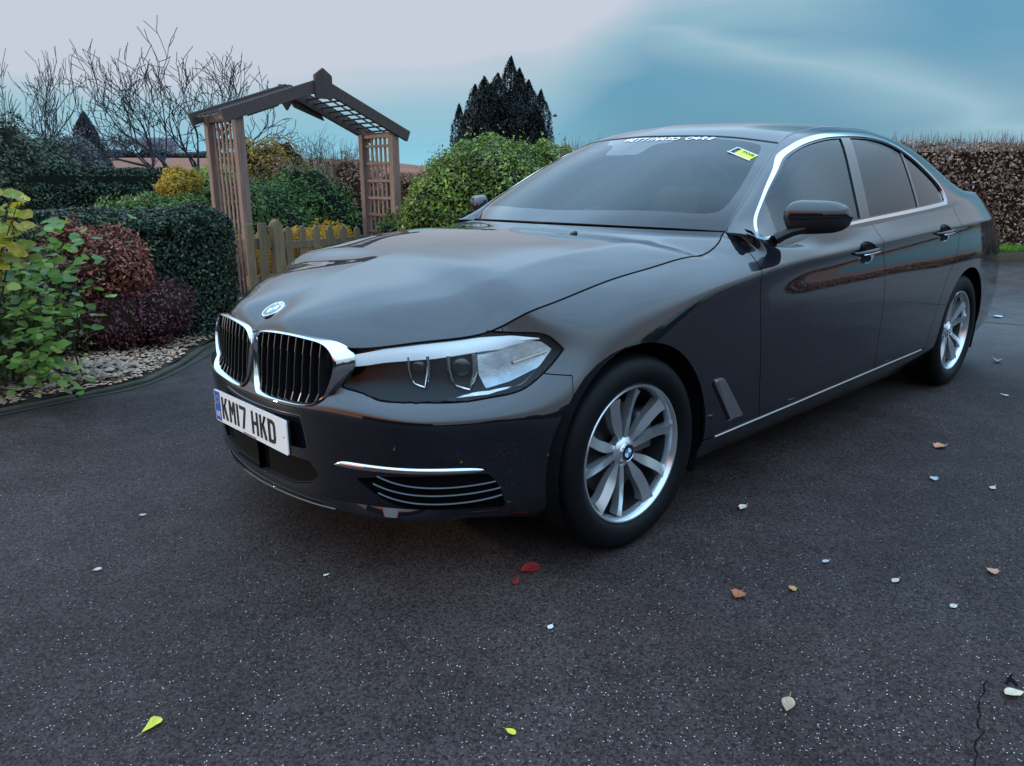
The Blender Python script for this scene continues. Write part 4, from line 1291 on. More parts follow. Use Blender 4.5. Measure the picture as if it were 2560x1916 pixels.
# ---------------- wheels
def make_wheel(side):
    """wheel centred on the origin, outer face towards +Y local when side=+1"""
    def lathe(prof, m_, nm, par, seg=72, sharp=30):
        V = []; F = []
        for r, y in prof:
            for k in range(seg): a = 2*PI*k/seg; V.append((r*math.cos(a), side*y, r*math.sin(a)))
        for i in range(len(prof)-1):
            for k in range(seg):
                f = (i*seg+k, i*seg+(k+1) % seg, (i+1)*seg+(k+1) % seg, (i+1)*seg+k)
                F.append(f if side > 0 else f[::-1])
        return pyobj(nm, V, F, m_, par, smooth=True, sharp=sharp)
    root = empty('wheel')
    tyre = [(.2275, .088), (.232, .097), (.245, .1065), (.265, .1125), (.290, .1125), (.312, .106), (.327, .096), (.3335, .086), (.3385, .070), (.340, .04), (.340, -.08), (.33, -.095), (.29, -.112), (.23, -.09)]
    tyre = [(.2275+(r-.2275)*.845, y) for r, y in tyre]
    lathe(tyre, RUBBER, 'tyre', root)
    rimp = [(.2285, .088), (.2300, .095), (.2270, .0985), (.2225, .0975), (.2175, .0905), (.2125, .078), (.2105, .06)]
    rim = lathe(rimp, ALLOY, 'rim', root)
    lathe([(.2105, .06), (.2070, .02), (.2050, -.08)], BARREL, 'rim_barrel', root)
    lathe([(.2050, -.05), (.02, -.05)], DARK, 'rim_back', root)
    lathe([(.05, .012), (.155, .012), (.158, .0), (.158, -.01)], BRAKE, 'brake_disc', root)
    mb_ = MB(); mb_.box((.115, side*.02, .045), (.085, .045, .14)); mb_.build('brake_caliper', mat('caliper_grey', (.10, .10, .11), rough=.5, metal=.6), root, bevel=.008)
    # ten swept blades in pairs
    degs = [47, 77, 119, 149, 191, 221, 263, 293, 335, 365]
    for i, dg in enumerate(degs):
        A0 = R_(90-dg)                      # clockwise from the top as seen from outside
        n_ = 15; V = []; F = []
        for k in range(n_):
            t = k/(n_-1); r = .040+(.2165-.040)*t
            sweep = (-.035*math.sin(PI*t)+.05*t**2)*(1 if i % 2 else .6)
            wdt = .0080+.0085*float(sstep(t, .0, .42))+.0045*max(0, (t-.80)/.20)**1.5
            dep = .083-.026*(1-t)**1.6 - .004*math.sin(PI*t)
            tw_ = .013*float(sstep(t, .05, .5))*(1 if i % 2 else -.8)
            for sg2, cc in ((-1, 1), (1, 1), (1, 0), (-1, 0)):
                ang = A0-sweep
                rad_ = r-(.014*(t**6) if sg2 < 0 else -.000)
                off = sg2*wdt
                x = rad_*math.cos(ang)-off*math.sin(ang); z = rad_*math.sin(ang)+off*math.cos(ang)
                y = dep+sg2*tw_*.5 if cc else dep-.020-.012*t+sg2*tw_*.5
                if side < 0: x = -x if False else x
                V.append((x, side*y, z))
        for k in range(n_-1):
            for e in range(4):
                f = (4*k+e, 4*k+(e+1) % 4, 4*k+4+(e+1) % 4, 4*k+4+e); F.append(f if side < 0 else f[::-1])
        F.append((0, 1, 2, 3)); F.append((4*n_-4, 4*n_-1, 4*n_-2, 4*n_-3))
        sp_ = pyobj('spoke', V, F, ALLOY, root, smooth=True, sharp=40)
    lathe([(.052, .030), (.050, .056), (.042, .062), (.034, .066), (.0315, .070), (0.0005, .070)], ALLOY, 'hub', root, seg=40)
    for k in range(5):
        a = R_(12+72*k); mb_ = MB(); M_ = Matrix.Translation((.066*math.cos(a), side*.036, .066*math.sin(a))) @ Matrix.Rotation(PI/2, 4, 'X')
        mb_.prism([(.009*math.cos(b), .009*math.sin(b)) for b in np.linspace(0, 2*PI, 7)[:-1]], -.014, .014, M_); mb_.build('wheel_bolt', BRAKE, root)
    bm_ = badge('hub_badge', frame_mat((0, side*.0702, 0), (0, side, 0)), .031, root)
    mb_ = MB(); M_ = Matrix.Translation((.150*math.cos(R_(160)), side*.088, .150*math.sin(R_(160))))
    return root


for (x, y, sd_, st) in ((0, -.80, -1, -2.0), (2.975, -.805, -1, 0), (0, .80, 1, -2.0), (2.975, .805, 1, 0)):
    w = make_wheel(sd_)
    w.parent = car; w.location = (x, y, .340); w.rotation_euler = (0, 0, R_(st))
    # inner arch lining
    mb_ = MB(); V = []; F = []
    for k in range(25):
        a = R_(-25+230*k/24)
        for yy in (.60, .905 if x < 1 else .905): V.append((x+(WHEEL_R+.004)*math.cos(a), sd_*yy, .345+(WHEEL_R+.004)*math.sin(a)))
    for k in range(24): F.append((2*k, 2*k+1, 2*k+3, 2*k+2))
    n0 = len(V)
    V += [(x-.45, sd_*.60, -.0+.15), (x+.45, sd_*.60, .15), (x+.45, sd_*.60, .75), (x-.45, sd_*.60, .75)]; F.append((n0, n0+1, n0+2, n0+3))
    mb_.add(V, F); mb_.build('arch_liner', DARK, car)

# ---------------- floor and cabin
mb = MB(); mb.box((1.6, 0, .22), (3.6, 1.3, .03)); mb.box((1.5, 0, .26), (2.0, 1.72, .08)); mb.build('underbody', DARK, car)
mb = MB()
V = []; F = []
for i in range(12):
    w = -.66+1.32*i/11; V += [(.70+.14*abs(w/.7)**2, w, .985), (1.05, w, .975), (1.12, w, .93), (1.14, w, .70)]
for i in range(11):
    for e in range(3): F.append((4*i+e, 4*i+e+1, 4*i+5+e, 4*i+4+e))
mb.add(V, F); mb.build('dashboard', mat('dashboard_black', (.02, .02, .022), rough=.6), car, smooth=True)
mb = MB(); cen = Vector((1.22, .37, .88))
ax1 = Vector((0, 1, 0)); ax2 = Vector((.42, 0, .9)).normalized()
mb.tube([cen+ax1*.185*math.cos(a)+ax2*.185*math.sin(a) for a in np.linspace(0, 2*PI, 33)[:-1]], .015, n=8, closed=True)
mb.tube([cen-ax1*.18, cen+Vector((-.02, 0, -.01)), cen+ax1*.18], .018, n=8); mb.tube([cen, cen-ax2*.18], .016, n=8); mb.tube([cen, cen+Vector((-.2, 0, -.08))], .035, n=8)
mb.build('steering_wheel', SEATCLOTH, car, smooth=True)
for y in (-.37, .37):
    mb = MB()
    mb.box((1.60, y, .56), (.50, .50, .16)); M_ = Matrix.Rotation(R_(16), 3, 'Y')
    mb.box((1.93, y, .88), (.14, .50, .62), rot=M_); s_ = mb.build('front_seat', SEATCLOTH, car, bevel=.05)
    mb = MB(); mb.box((2.035, y, 1.245), (.10, .27, .17), rot=M_); mb.build('headrest', SEATCLOTH, s_, bevel=.04)
mb = MB(); mb.box((2.55, 0, .55), (.5, 1.3, .2)); mb.box((2.86, 0, .84), (.14, 1.3, .55), rot=Matrix.Rotation(R_(18), 3, 'Y')); mb.build('rear_bench', SEATCLOTH, car, bevel=.05)
mb = MB(); mb.box((1.13, 0, 1.300), (.03, .23, .065)); mb.tube([(1.14, 0, 1.31), (1.12, 0, 1.36)], .012, n=8); mb.build('rear_view_mirror', GLOSSBLACK, car, bevel=.012)
mb = MB(); mb.box((1.06, 0, 1.305), (.10, .13, .035), rot=Matrix.Rotation(R_(-29), 3, 'Y')); mb.build('camera_pod', PLASTIC, car, bevel=.01)


def on_screen(x, y):
    i, j = np.unravel_index(np.argmin((WS[..., 0]-x)**2+(WS[..., 1]-abs(y))**2), WS.shape[:2])
    i = min(max(i, 1), WS.shape[0]-2); j = min(max(j, 1), WS.shape[1]-2)
    A = WS[i, j]; du = WS[i+1, j]-A; dv = WS[i, j+1]-A
    s_, t_ = np.linalg.solve(np.array([[du[0], dv[0]], [du[1], dv[1]]]), [x-A[0], abs(y)-A[1]])
    P = A+du*s_+dv*t_; n = np.cross(du, dv); n /= np.linalg.norm(n)
    if n[2] < 0: n = -n
    return np.array([P[0], math.copysign(P[1], y) if y else 0, P[2]]), n*np.array([1, math.copysign(1, y) if y else 1, 1])


def text_mesh(body, size, shear=0.0, extrude=.0004, space=1.0, bold=.0):
    cu = bpy.data.curves.new('letter', 'FONT'); cu.body = body; cu.size = size; cu.align_x = 'CENTER'; cu.align_y = 'CENTER'; cu.extrude = extrude; cu.shear = shear; cu.space_character = space; cu.offset = bold
    to = bpy.data.objects.new('tmp', cu); me = bpy.data.meshes.new_from_object(to); bpy.data.objects.remove(to)
    return me


# lettering strip along the top of the screen
BAN = 'WETTINASO CARE'
y0, y1 = .085, -.355
for k, ch in enumerate(BAN):
    if ch == ' ': continue
    y = y0+(y1-y0)*(k+.5)/len(BAN)
    xh = np.interp(abs(y), [0, .2, .4], [1.165, 1.190, 1.25])
    P, n = on_screen(xh-.034, y)
    P2, _ = on_screen(xh-.034+.0, y-.01)
    ex = Vector(P2-P).normalized(); nz_ = Vector(n); ey = nz_.cross(ex)
    M_ = Matrix(((ex.x, ey.x, nz_.x, P[0]+n[0]*.0015), (ex.y, ey.y, nz_.y, P[1]+n[1]*.0015), (ex.z, ey.z, nz_.z, P[2]+n[2]*.0015), (0, 0, 0, 1)))
    me = text_mesh(ch, .046, shear=.35, bold=.0016); me.transform(M_)
    link_mesh('banner_letter', me, mat('banner_white', (.82, .84, .86), rough=.4), car)
# yellow permit in its clear sleeve, inside the corner of the screen
P, n = on_screen(1.155, -.545)
P2, _ = on_screen(1.155, -.555); ex = Vector(P2-P).normalized(); nz_ = Vector(n); ey = nz_.cross(ex)
off_ = .0016
M_ = Matrix(((ex.x, ey.x, nz_.x, P[0]+n[0]*off_), (ex.y, ey.y, nz_.y, P[1]+n[1]*off_), (ex.z, ey.z, nz_.z, P[2]+n[2]*off_), (0, 0, 0, 1)))
mb = MB(); mb.prism([(-.040, -.028), (.040, -.028), (.040, .028), (-.040, .028)], -.001, .0008, M_); permit = mb.build('permit_sticker', mat('permit_yellow', (.75, .74, .03), rough=.5), car)
mb = MB()
for a in ([(-.066, -.030), (-.061, -.030), (-.061, .030), (-.066, .030)], [(-.061, .028), (.042, .028), (.042, .032), (-.061, .032)], [(-.072, -.034), (.044, -.034), (.044, -.029), (-.072, -.029)]): mb.prism(a, -.001, .0012, M_)
mb.build('permit_sleeve', mat('sleeve_film', (.62, .80, .78), rough=.2), permit)
me = text_mesh('7XXB', .024, bold=.0008); me.transform(M_ @ Matrix.Translation((.003, .012, .0012))); link_mesh('permit_print', me, mat('permit_ink', (.03, .10, .02)), permit)
# washer jets
for y in (-.33, .33):
    P, n = locate(lambda G: G[..., 0], lambda G: G[..., 1], .32, abs(y), G=HG, NN=HOODN)
    mb = MB(); mb.tube([(P[0]-.012, math.copysign(P[1], y), P[2]), (P[0]+.012, math.copysign(P[1], y), P[2]+.004)], [.004, .008], n=8, flat=1.5); mb.build('washer_jet', PLASTIC, car, smooth=True)

#@@GARDEN@@
# ============================================================ THE PLACE
rng = np.random.default_rng(11)
random.seed(5)
FPX = 1925.8


def at(px, py, z=0.0):
    """photo pixel -> point of the horizontal plane z"""
    d = r2*((px-1280)/FPX)+u2*(-(py-958)/FPX)+fwd
    t = (z-CAM.z)/d.z
    return CAM+d*t


def ptd(px, py, D):
    """point seen at photo pixel (px, py) at horizontal distance D"""
    d = r2*((px-1280)/FPX)+u2*(-(py-958)/FPX)+fwd
    return CAM+d*(D/math.hypot(d.x, d.y))


def pol(px, D, z=0.0, py=450):
    p = ptd(px, py, D); return Vector((p.x, p.y, z))


def zt(px, py, D): return ptd(px, py, D).z


def leaf_mat(name, cols, trans=0.25, rough=0.5, gain=2.2):
    if name in MATS: return MATS[name]
    cols = [tuple(min(.7, c_*gain*.85) for c_ in c) for c in cols]
    m = bpy.data.materials.new(name); m.use_nodes = True; nt = m.node_tree; nt.nodes.clear(); N, L = nt.nodes.new, nt.links.new
    o = N('ShaderNodeOutputMaterial'); g = N('ShaderNodeNewGeometry'); r = N('ShaderNodeValToRGB'); e = r.color_ramp.elements
    while len(e) > 1: e.remove(e[-1])
    for i, c in enumerate(cols):
        q = e[0] if i == 0 else e.new(i/(len(cols)-1)*.999)
        q.position = i/(len(cols)-1)*.999; q.color = (*c, 1)
    L(g.outputs['Random Per Island'], r.inputs[0])
    tc = N('ShaderNodeTexCoord'); nz = N('ShaderNodeTexNoise'); nz.inputs['Scale'].default_value = 3.2; nz.inputs['Detail'].default_value = 3
    L(tc.outputs['Object'], nz.inputs['Vector'])
    hs = N('ShaderNodeHueSaturation'); mr = N('ShaderNodeMapRange'); mr.inputs[1].default_value = .3; mr.inputs[2].default_value = .7; mr.inputs[3].default_value = .7; mr.inputs[4].default_value = 1.45
    L(nz.outputs[0], mr.inputs[0]); L(mr.outputs[0], hs.inputs['Value']); L(r.outputs[0], hs.inputs['Color'])
    p = N('ShaderNodeBsdfPrincipled'); p.inputs['Roughness'].default_value = rough; p.inputs['Specular IOR Level'].default_value = .4
    t = N('ShaderNodeBsdfTranslucent'); mx = N('ShaderNodeMixShader'); mx.inputs[0].default_value = trans
    L(hs.outputs[0], p.inputs['Base Color']); L(hs.outputs[0], t.inputs[0]); L(p.outputs[0], mx.inputs[1]); L(t.outputs[0], mx.inputs[2]); L(mx.outputs[0], o.inputs[0])
    MATS[name] = m
    return m


def leaves_mesh(name, P, size, m, parent=None, aspect=.5, up=.3, outn=None, jit=.35, along=None, fold=.25):
    """a mesh of loose leaf-sized blades at points P"""
    n = len(P)
    d = rng.normal(size=(n, 3))
    if outn is not None: d = d+outn*1.6
    d[:, 2] += up
    d /= np.linalg.norm(d, axis=1, keepdims=True)
    if along is not None:
        a = along+rng.normal(size=(n, 3))*.35
    else:
        a = rng.normal(size=(n, 3))
    a -= d*(a*d).sum(1, keepdims=True); a /= np.linalg.norm(a, axis=1, keepdims=True)+1e-9
    b = np.cross(d, a)
    s = (size*(1+jit*rng.uniform(-1, 1, n)))[:, None]
    V = np.empty((n, 4, 3))
    V[:, 0] = P-a*s*.5; V[:, 1] = P+b*s*aspect*.5+d*s*fold*.3; V[:, 2] = P+a*s*.5; V[:, 3] = P-b*s*aspect*.5+d*s*fold*.3
    me = bpy.data.meshes.new(name); me.vertices.add(4*n); me.vertices.foreach_set('co', V.reshape(-1))
    me.loops.add(4*n); me.loops.foreach_set('vertex_index', np.arange(4*n, dtype=np.int32))
    me.polygons.add(n); me.polygons.foreach_set('loop_start', np.arange(0, 4*n, 4, dtype=np.int32)); me.polygons.foreach_set('loop_total', np.full(n, 4, dtype=np.int32))
    me.update(); me.validate()
    o = link_mesh(name, me, m, parent); o['kind'] = 'stuff'
    return o


def vnoise(P, f, seed=0):
    """cheap smooth noise by summed sines"""
    r = np.random.default_rng(seed); out = np.zeros(len(P))
    for k in range(6):
        w = r.normal(size=3)*f*(1+.5*k*.4); out += np.sin(P@w+r.uniform(0, 6.28))/(1+k*.35)
    return out/2.6


def blob_points(c, rad, n, lumpy=.18, seed=0, shell=.30, zmin=0.02, freq=3.0, flat=1.0):
    """points through the outer part of a lumpy ellipsoid, with outward directions"""
    u = rng.normal(size=(n, 3)); u /= np.linalg.norm(u, axis=1, keepdims=True)
    r = 1+lumpy*vnoise(u, freq, seed)
    k = 1-shell*rng.random(n)**1.7; k = k+np.where(rng.random(n) < .06, .15*rng.random(n), 0)
    P = np.array(c)+u*np.array(rad)*(r*k)[:, None]
    ok = P[:, 2] > zmin
    return P[ok], u[ok]


def solid_blob(c, rad, name, m, parent, seed=0, lumpy=.18, freq=3.0, scale=.82):
    V = []; F = []; nu, nv = 28, 16
    for j in range(nv+1):
        for i in range(nu):
            a = 2*PI*i/nu; b = -PI/2+PI*j/nv; V.append((math.cos(b)*math.cos(a), math.cos(b)*math.sin(a), math.sin(b)))
    V = np.array(V); r = 1+lumpy*vnoise(V, freq, seed); W = np.array(c)+V*np.array(rad)*(r*scale)[:, None]
    W[:, 2] = np.maximum(W[:, 2], -.02)
    for j in range(nv):
        for i in range(nu): F.append((j*nu+i, j*nu+(i+1) % nu, (j+1)*nu+(i+1) % nu, (j+1)*nu+i))
    return pyobj(name, W, F, m, parent, smooth=True)


def shrub(name, label, cat, blobs, n, size, m, core, aspect=.5, up=.3, group=None, lumpy=.18, shell=.35, freq=3.0, stems=True):
    """blobs: list of (centre, radii)"""
    c0 = blobs[0][0]; root = empty(name, (0, 0, 0)); tag(root, label, cat, group)
    tot = sum(b[1][0]*b[1][1]+b[1][0]*b[1][2] for b in blobs); Ps = []; Us = []
    for i, (c, r) in enumerate(blobs):
        P, U = blob_points(c, r, int(n*(r[0]*r[1]+r[0]*r[2])/tot), lumpy, 31+i, shell, freq=freq); Ps.append(P); Us.append(U)
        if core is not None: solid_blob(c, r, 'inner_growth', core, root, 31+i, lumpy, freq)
    P = np.vstack(Ps); U = np.vstack(Us)
    leaves_mesh('foliage', P, size, m, root, aspect, up, outn=U*.9)
    if stems:
        for c, r in blobs[:2]:
            for k in range(3):
                mb_ = MB(); a = random.uniform(0, 6.28); mb_.tube([(c[0]+.05*math.cos(a), c[1]+.05*math.sin(a), 0), (c[0]+r[0]*.5*math.cos(a), c[1]+r[1]*.5*math.sin(a), max(.1, c[2]*.9))], [.02, .008], n=5); mb_.build('stem', BARK, root)
    return root


def hedge_box(name, label, p0, p1, thick, z1, n, size, m, core, cat='hedge', z0=0.0, rough=.05, round_=.12, aspect=.5, up=.2, twigs=None, toplump=0.0, seed=0):
    """clipped hedge from p0 to p1 (ground centre line)"""
    p0 = Vector((p0[0], p0[1], 0)); p1 = Vector((p1[0], p1[1], 0)); d = (p1-p0); Lh = d.length; d.normalize(); nn = Vector((-d.y, d.x, 0))
    root = empty(name); tag(root, label, cat)
    H = z1-z0; h = thick/2
    area = np.array([Lh*H, Lh*H, Lh*thick*1.2, thick*H, thick*H]); cnt = (n*area/area.sum()).astype(int)
    P = []; U = []
    for k, c in enumerate(cnt):
        a, b = rng.random(c), rng.random(c)
        if k < 2: s_ = -1 if k == 0 else 1; q = np.stack([a*Lh, np.full(c, s_*h), z0+b*H], 1); u = np.tile([0, s_, 0], (c, 1))
        elif k == 2: q = np.stack([a*Lh, (b*2-1)*h, np.full(c, z1)], 1); u = np.tile([0, 0, 1], (c, 1))
        else: s_ = 0 if k == 3 else 1; q = np.stack([np.full(c, s_*Lh), (a*2-1)*h, z0+b*H], 1); u = np.tile([s_*2-1, 0, 0], (c, 1))
        P.append(q.astype(float)); U.append(u.astype(float))
    P = np.vstack(P); U = np.vstack(U)
    # round the upper edges
    ex = np.clip((np.abs(P[:, 1])-(h-round_))/round_, 0, 1); ez = np.clip((P[:, 2]-(z1-round_))/round_, 0, 1)
    P[:, 2] -= np.where((ex > 0) & (ez > 0), round_*.42*ex*ez, 0); P[:, 1] -= np.sign(P[:, 1])*np.where((ex > 0) & (ez > 0), round_*.42*ex*ez, 0)
    ee = np.clip((np.minimum(P[:, 0], Lh-P[:, 0])*-1+round_)/round_, 0, 1)
    P[:, 2] -= round_*.4*ee*ez
    P += U*(vnoise(P, 4.0, seed+3)*rough-np.abs(rng.normal(size=len(P)))*.035)[:, None]
    P[:, 2] += toplump*vnoise(P*[1, 1, 0], 2.2, seed+9)*np.clip((P[:, 2]-z0)/H, 0, 1)
    M_ = np.array([[d.x, d.y, 0], [nn.x, nn.y, 0], [0, 0, 1]])
    Pw = P@M_+np.array(p0); Uw = U@M_
    leaves_mesh('foliage', Pw, size, m, root, aspect, up, outn=Uw*.8)
    mb_ = MB(); mid = (p0+p1)/2
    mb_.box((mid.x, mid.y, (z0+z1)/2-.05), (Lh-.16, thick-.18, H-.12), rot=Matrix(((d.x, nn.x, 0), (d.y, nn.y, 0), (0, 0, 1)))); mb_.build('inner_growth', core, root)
    if twigs:
        nt_, tl, tm = twigs; mb_ = MB()
        for k in range(nt_):
            a, b = random.random()*Lh, random.uniform(-h, h)*.9
            zb = z1-.25*random.random() if random.random() < .55 else z0+H*random.random()
            base = p0+d*a+nn*(b if zb > z1-.3 else -h*random.uniform(.9, 1.02)); tip = base+Vector((random.gauss(0, .12)*tl, random.gauss(0, .12)*tl, tl*random.uniform(.4, 1)))
            mb_.tube([base+Vector((0, 0, zb)), tip+Vector((0, 0, zb))], [.006, .002], n=3, cap=False)
        o = mb_.build('twigs', tm, root); o['kind'] = 'stuff'
    return root


# ---------------- materials of the garden
BARK = mat('bark', (.035, .030, .028), rough=.9, var=.35, var_scale=30, bump=.5, bump_scale=60)
BARKF = mat('bark_silhouette', (.030, .034, .042), rough=.9)
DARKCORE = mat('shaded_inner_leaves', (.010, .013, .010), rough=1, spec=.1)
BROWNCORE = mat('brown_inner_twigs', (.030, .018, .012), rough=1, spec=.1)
LG_BOX = leaf_mat('yew_leaves', [(.004, .009, .006), (.007, .016, .009), (.012, .026, .014), (.05, .075, .03)], .15, gain=2)
LG_LAUREL = leaf_mat('laurel_leaves', [(.018, .034, .007), (.046, .070, .010), (.085, .12, .015), (.19, .23, .03)], .3, .35, gain=2.3)
LG_JUN = leaf_mat('juniper_sprays', [(.014, .032, .008), (.032, .068, .012), (.062, .115, .018)], .2)
LG_YEL = leaf_mat('yellow_leaves', [(.30, .17, .015), (.50, .30, .02), (.22, .20, .03)], .4, gain=1.3)
LG_GRN = leaf_mat('mixed_green_leaves', [(.02, .04, .012), (.05, .09, .02), (.10, .14, .03)], .3)
LG_RED = leaf_mat('russet_leaves', [(.08, .022, .015), (.17, .05, .03), (.26, .09, .05), (.10, .03, .035)], .3)
LG_PLUM = leaf_mat('plum_leaves', [(.045, .014, .02), (.10, .03, .04), (.06, .02, .02)], .25)
LG_BEECH = leaf_mat('dead_beech_leaves', [(.035, .018, .010), (.07, .034, .018), (.11, .052, .028), (.15, .085, .05)], .15, gain=2.6)
LG_BEECH2 = leaf_mat('beech_hedge_leaves', [(.032, .022, .016), (.075, .046, .032), (.13, .080, .056), (.20, .150, .12)], .2, gain=3.6)
LG_CYP = leaf_mat('cypress_sprays', [(.004, .008, .010), (.007, .013, .014), (.012, .020, .018)], .05, gain=1)
LG_CYPF = leaf_mat('far_cypress_sprays', [(.014, .018, .024), (.02, .026, .032)], .05, gain=1.4)  # paler than the near cypress: distance haze put into the colour
LG_GRASS = leaf_mat('grass_blades', [(.06, .16, .015), (.10, .24, .02), (.14, .30, .03)], .3, gain=1.2)
SOIL = mat('garden_soil', (.028, .018, .013), rough=.95, var=.4, var_scale=9, bump=.7, bump_scale=40)


def wood_mat(name, a, b):
    m = mat(name, a, rough=.75, col2=b, var_scale=6, stretch=(9, 9, .7), bump=.35, bump_scale=14, rand=.16, detail=6)
    return m


ARCHW = wood_mat('arch_stained_wood', (.26, .165, .13), (.145, .085, .066))
ROOFW = wood_mat('dark_stained_wood', (.085, .058, .050), (.048, .033, .029))
FENCEW = wood_mat('weathered_fence_wood', (.21, .145, .078), (.115, .08, .045))

# ---------------- ground: one sheet to the horizon, rising to the ploughed field
def ground_z(x, y):
    dx, dy = x-CAM.x, y-CAM.y; r = math.hypot(dx, dy); a = math.degrees(math.atan2(dy, dx))
    w = float(sstep(a, 38, 60)*(1-sstep(a, 125, 160)))
    return w*float(sstep(r, 20, 125))*4.3


V = []; F = []
radii = [0, 3, 6, 9, 12, 16, 20, 24, 30, 38, 48, 60, 75, 90, 110, 140, 180, 300, 600, 1200]
NA = 120
for r in radii:
    for k in range(NA):
        a = 2*PI*k/NA; x, y = CAM.x+r*math.cos(a), CAM.y+r*math.sin(a); V.append((x, y, ground_z(x, y)-.004 if r < 250 else ground_z(CAM.x+180*math.cos(a), CAM.y+180*math.sin(a))-.004-(r-180)*.004))
for i in range(len(radii)-1):
    for k in range(NA): F.append((i*NA+k, (i+1)*NA+k, (i+1)*NA+(k+1) % NA, i*NA+(k+1) % NA))


def terrain_mat():
    m = mat('terrain', (.04, .055, .015), rough=.95, spec=.1)
    nt = m.node_tree; N, L = nt.nodes.new, nt.links.new; b = nt.nodes['Principled BSDF']
    tc = N('ShaderNodeTexCoord'); nz = N('ShaderNodeTexNoise'); nz.inputs['Scale'].default_value = .35; nz.inputs['Detail'].default_value = 8; L(tc.outputs['Object'], nz.inputs['Vector'])
    g = N('ShaderNodeValToRGB'); g.color_ramp.elements[0].color = (.025, .035, .012, 1); g.color_ramp.elements[1].color = (.06, .09, .02, 1); g.color_ramp.elements[0].position = .35; g.color_ramp.elements[1].position = .65; L(nz.outputs[0], g.inputs[0])
    f = N('ShaderNodeValToRGB'); f.color_ramp.elements[0].color = (.19, .085, .055, 1); f.color_ramp.elements[1].color = (.28, .13, .085, 1); f.color_ramp.elements[0].position = .35; f.color_ramp.elements[1].position = .65
    mp = N('ShaderNodeMapping'); mp.inputs['Rotation'].default_value = (0, 0, .9); mp.inputs['Scale'].default_value = (.03, .8, 1); n2 = N('ShaderNodeTexNoise'); n2.inputs['Scale'].default_value = 1.2; n2.inputs['Detail'].default_value = 6
    L(tc.outputs['Object'], mp.inputs[0]); L(mp.outputs[0], n2.inputs['Vector']); L(n2.outputs[0], f.inputs[0])
    vl = N('ShaderNodeVectorMath'); vl.operation = 'DISTANCE'; vl.inputs[1].default_value = (CAM.x, CAM.y, 1); L(tc.outputs['Object'], vl.inputs[0])
    mr = N('ShaderNodeMapRange'); mr.inputs[1].default_value = 30; mr.inputs[2].default_value = 33; L(vl.outputs[1], mr.inputs[0])
    mx = N('ShaderNodeMix'); mx.data_type = 'RGBA'; L(mr.outputs[0], mx.inputs[0]); L(g.outputs[0], mx.inputs[6]); L(f.outputs[0], mx.inputs[7]); L(mx.outputs[2], b.inputs['Base Color'])
    return m


o = pyobj('ground', V, F, terrain_mat(), None, smooth=True); o['kind'] = 'structure'


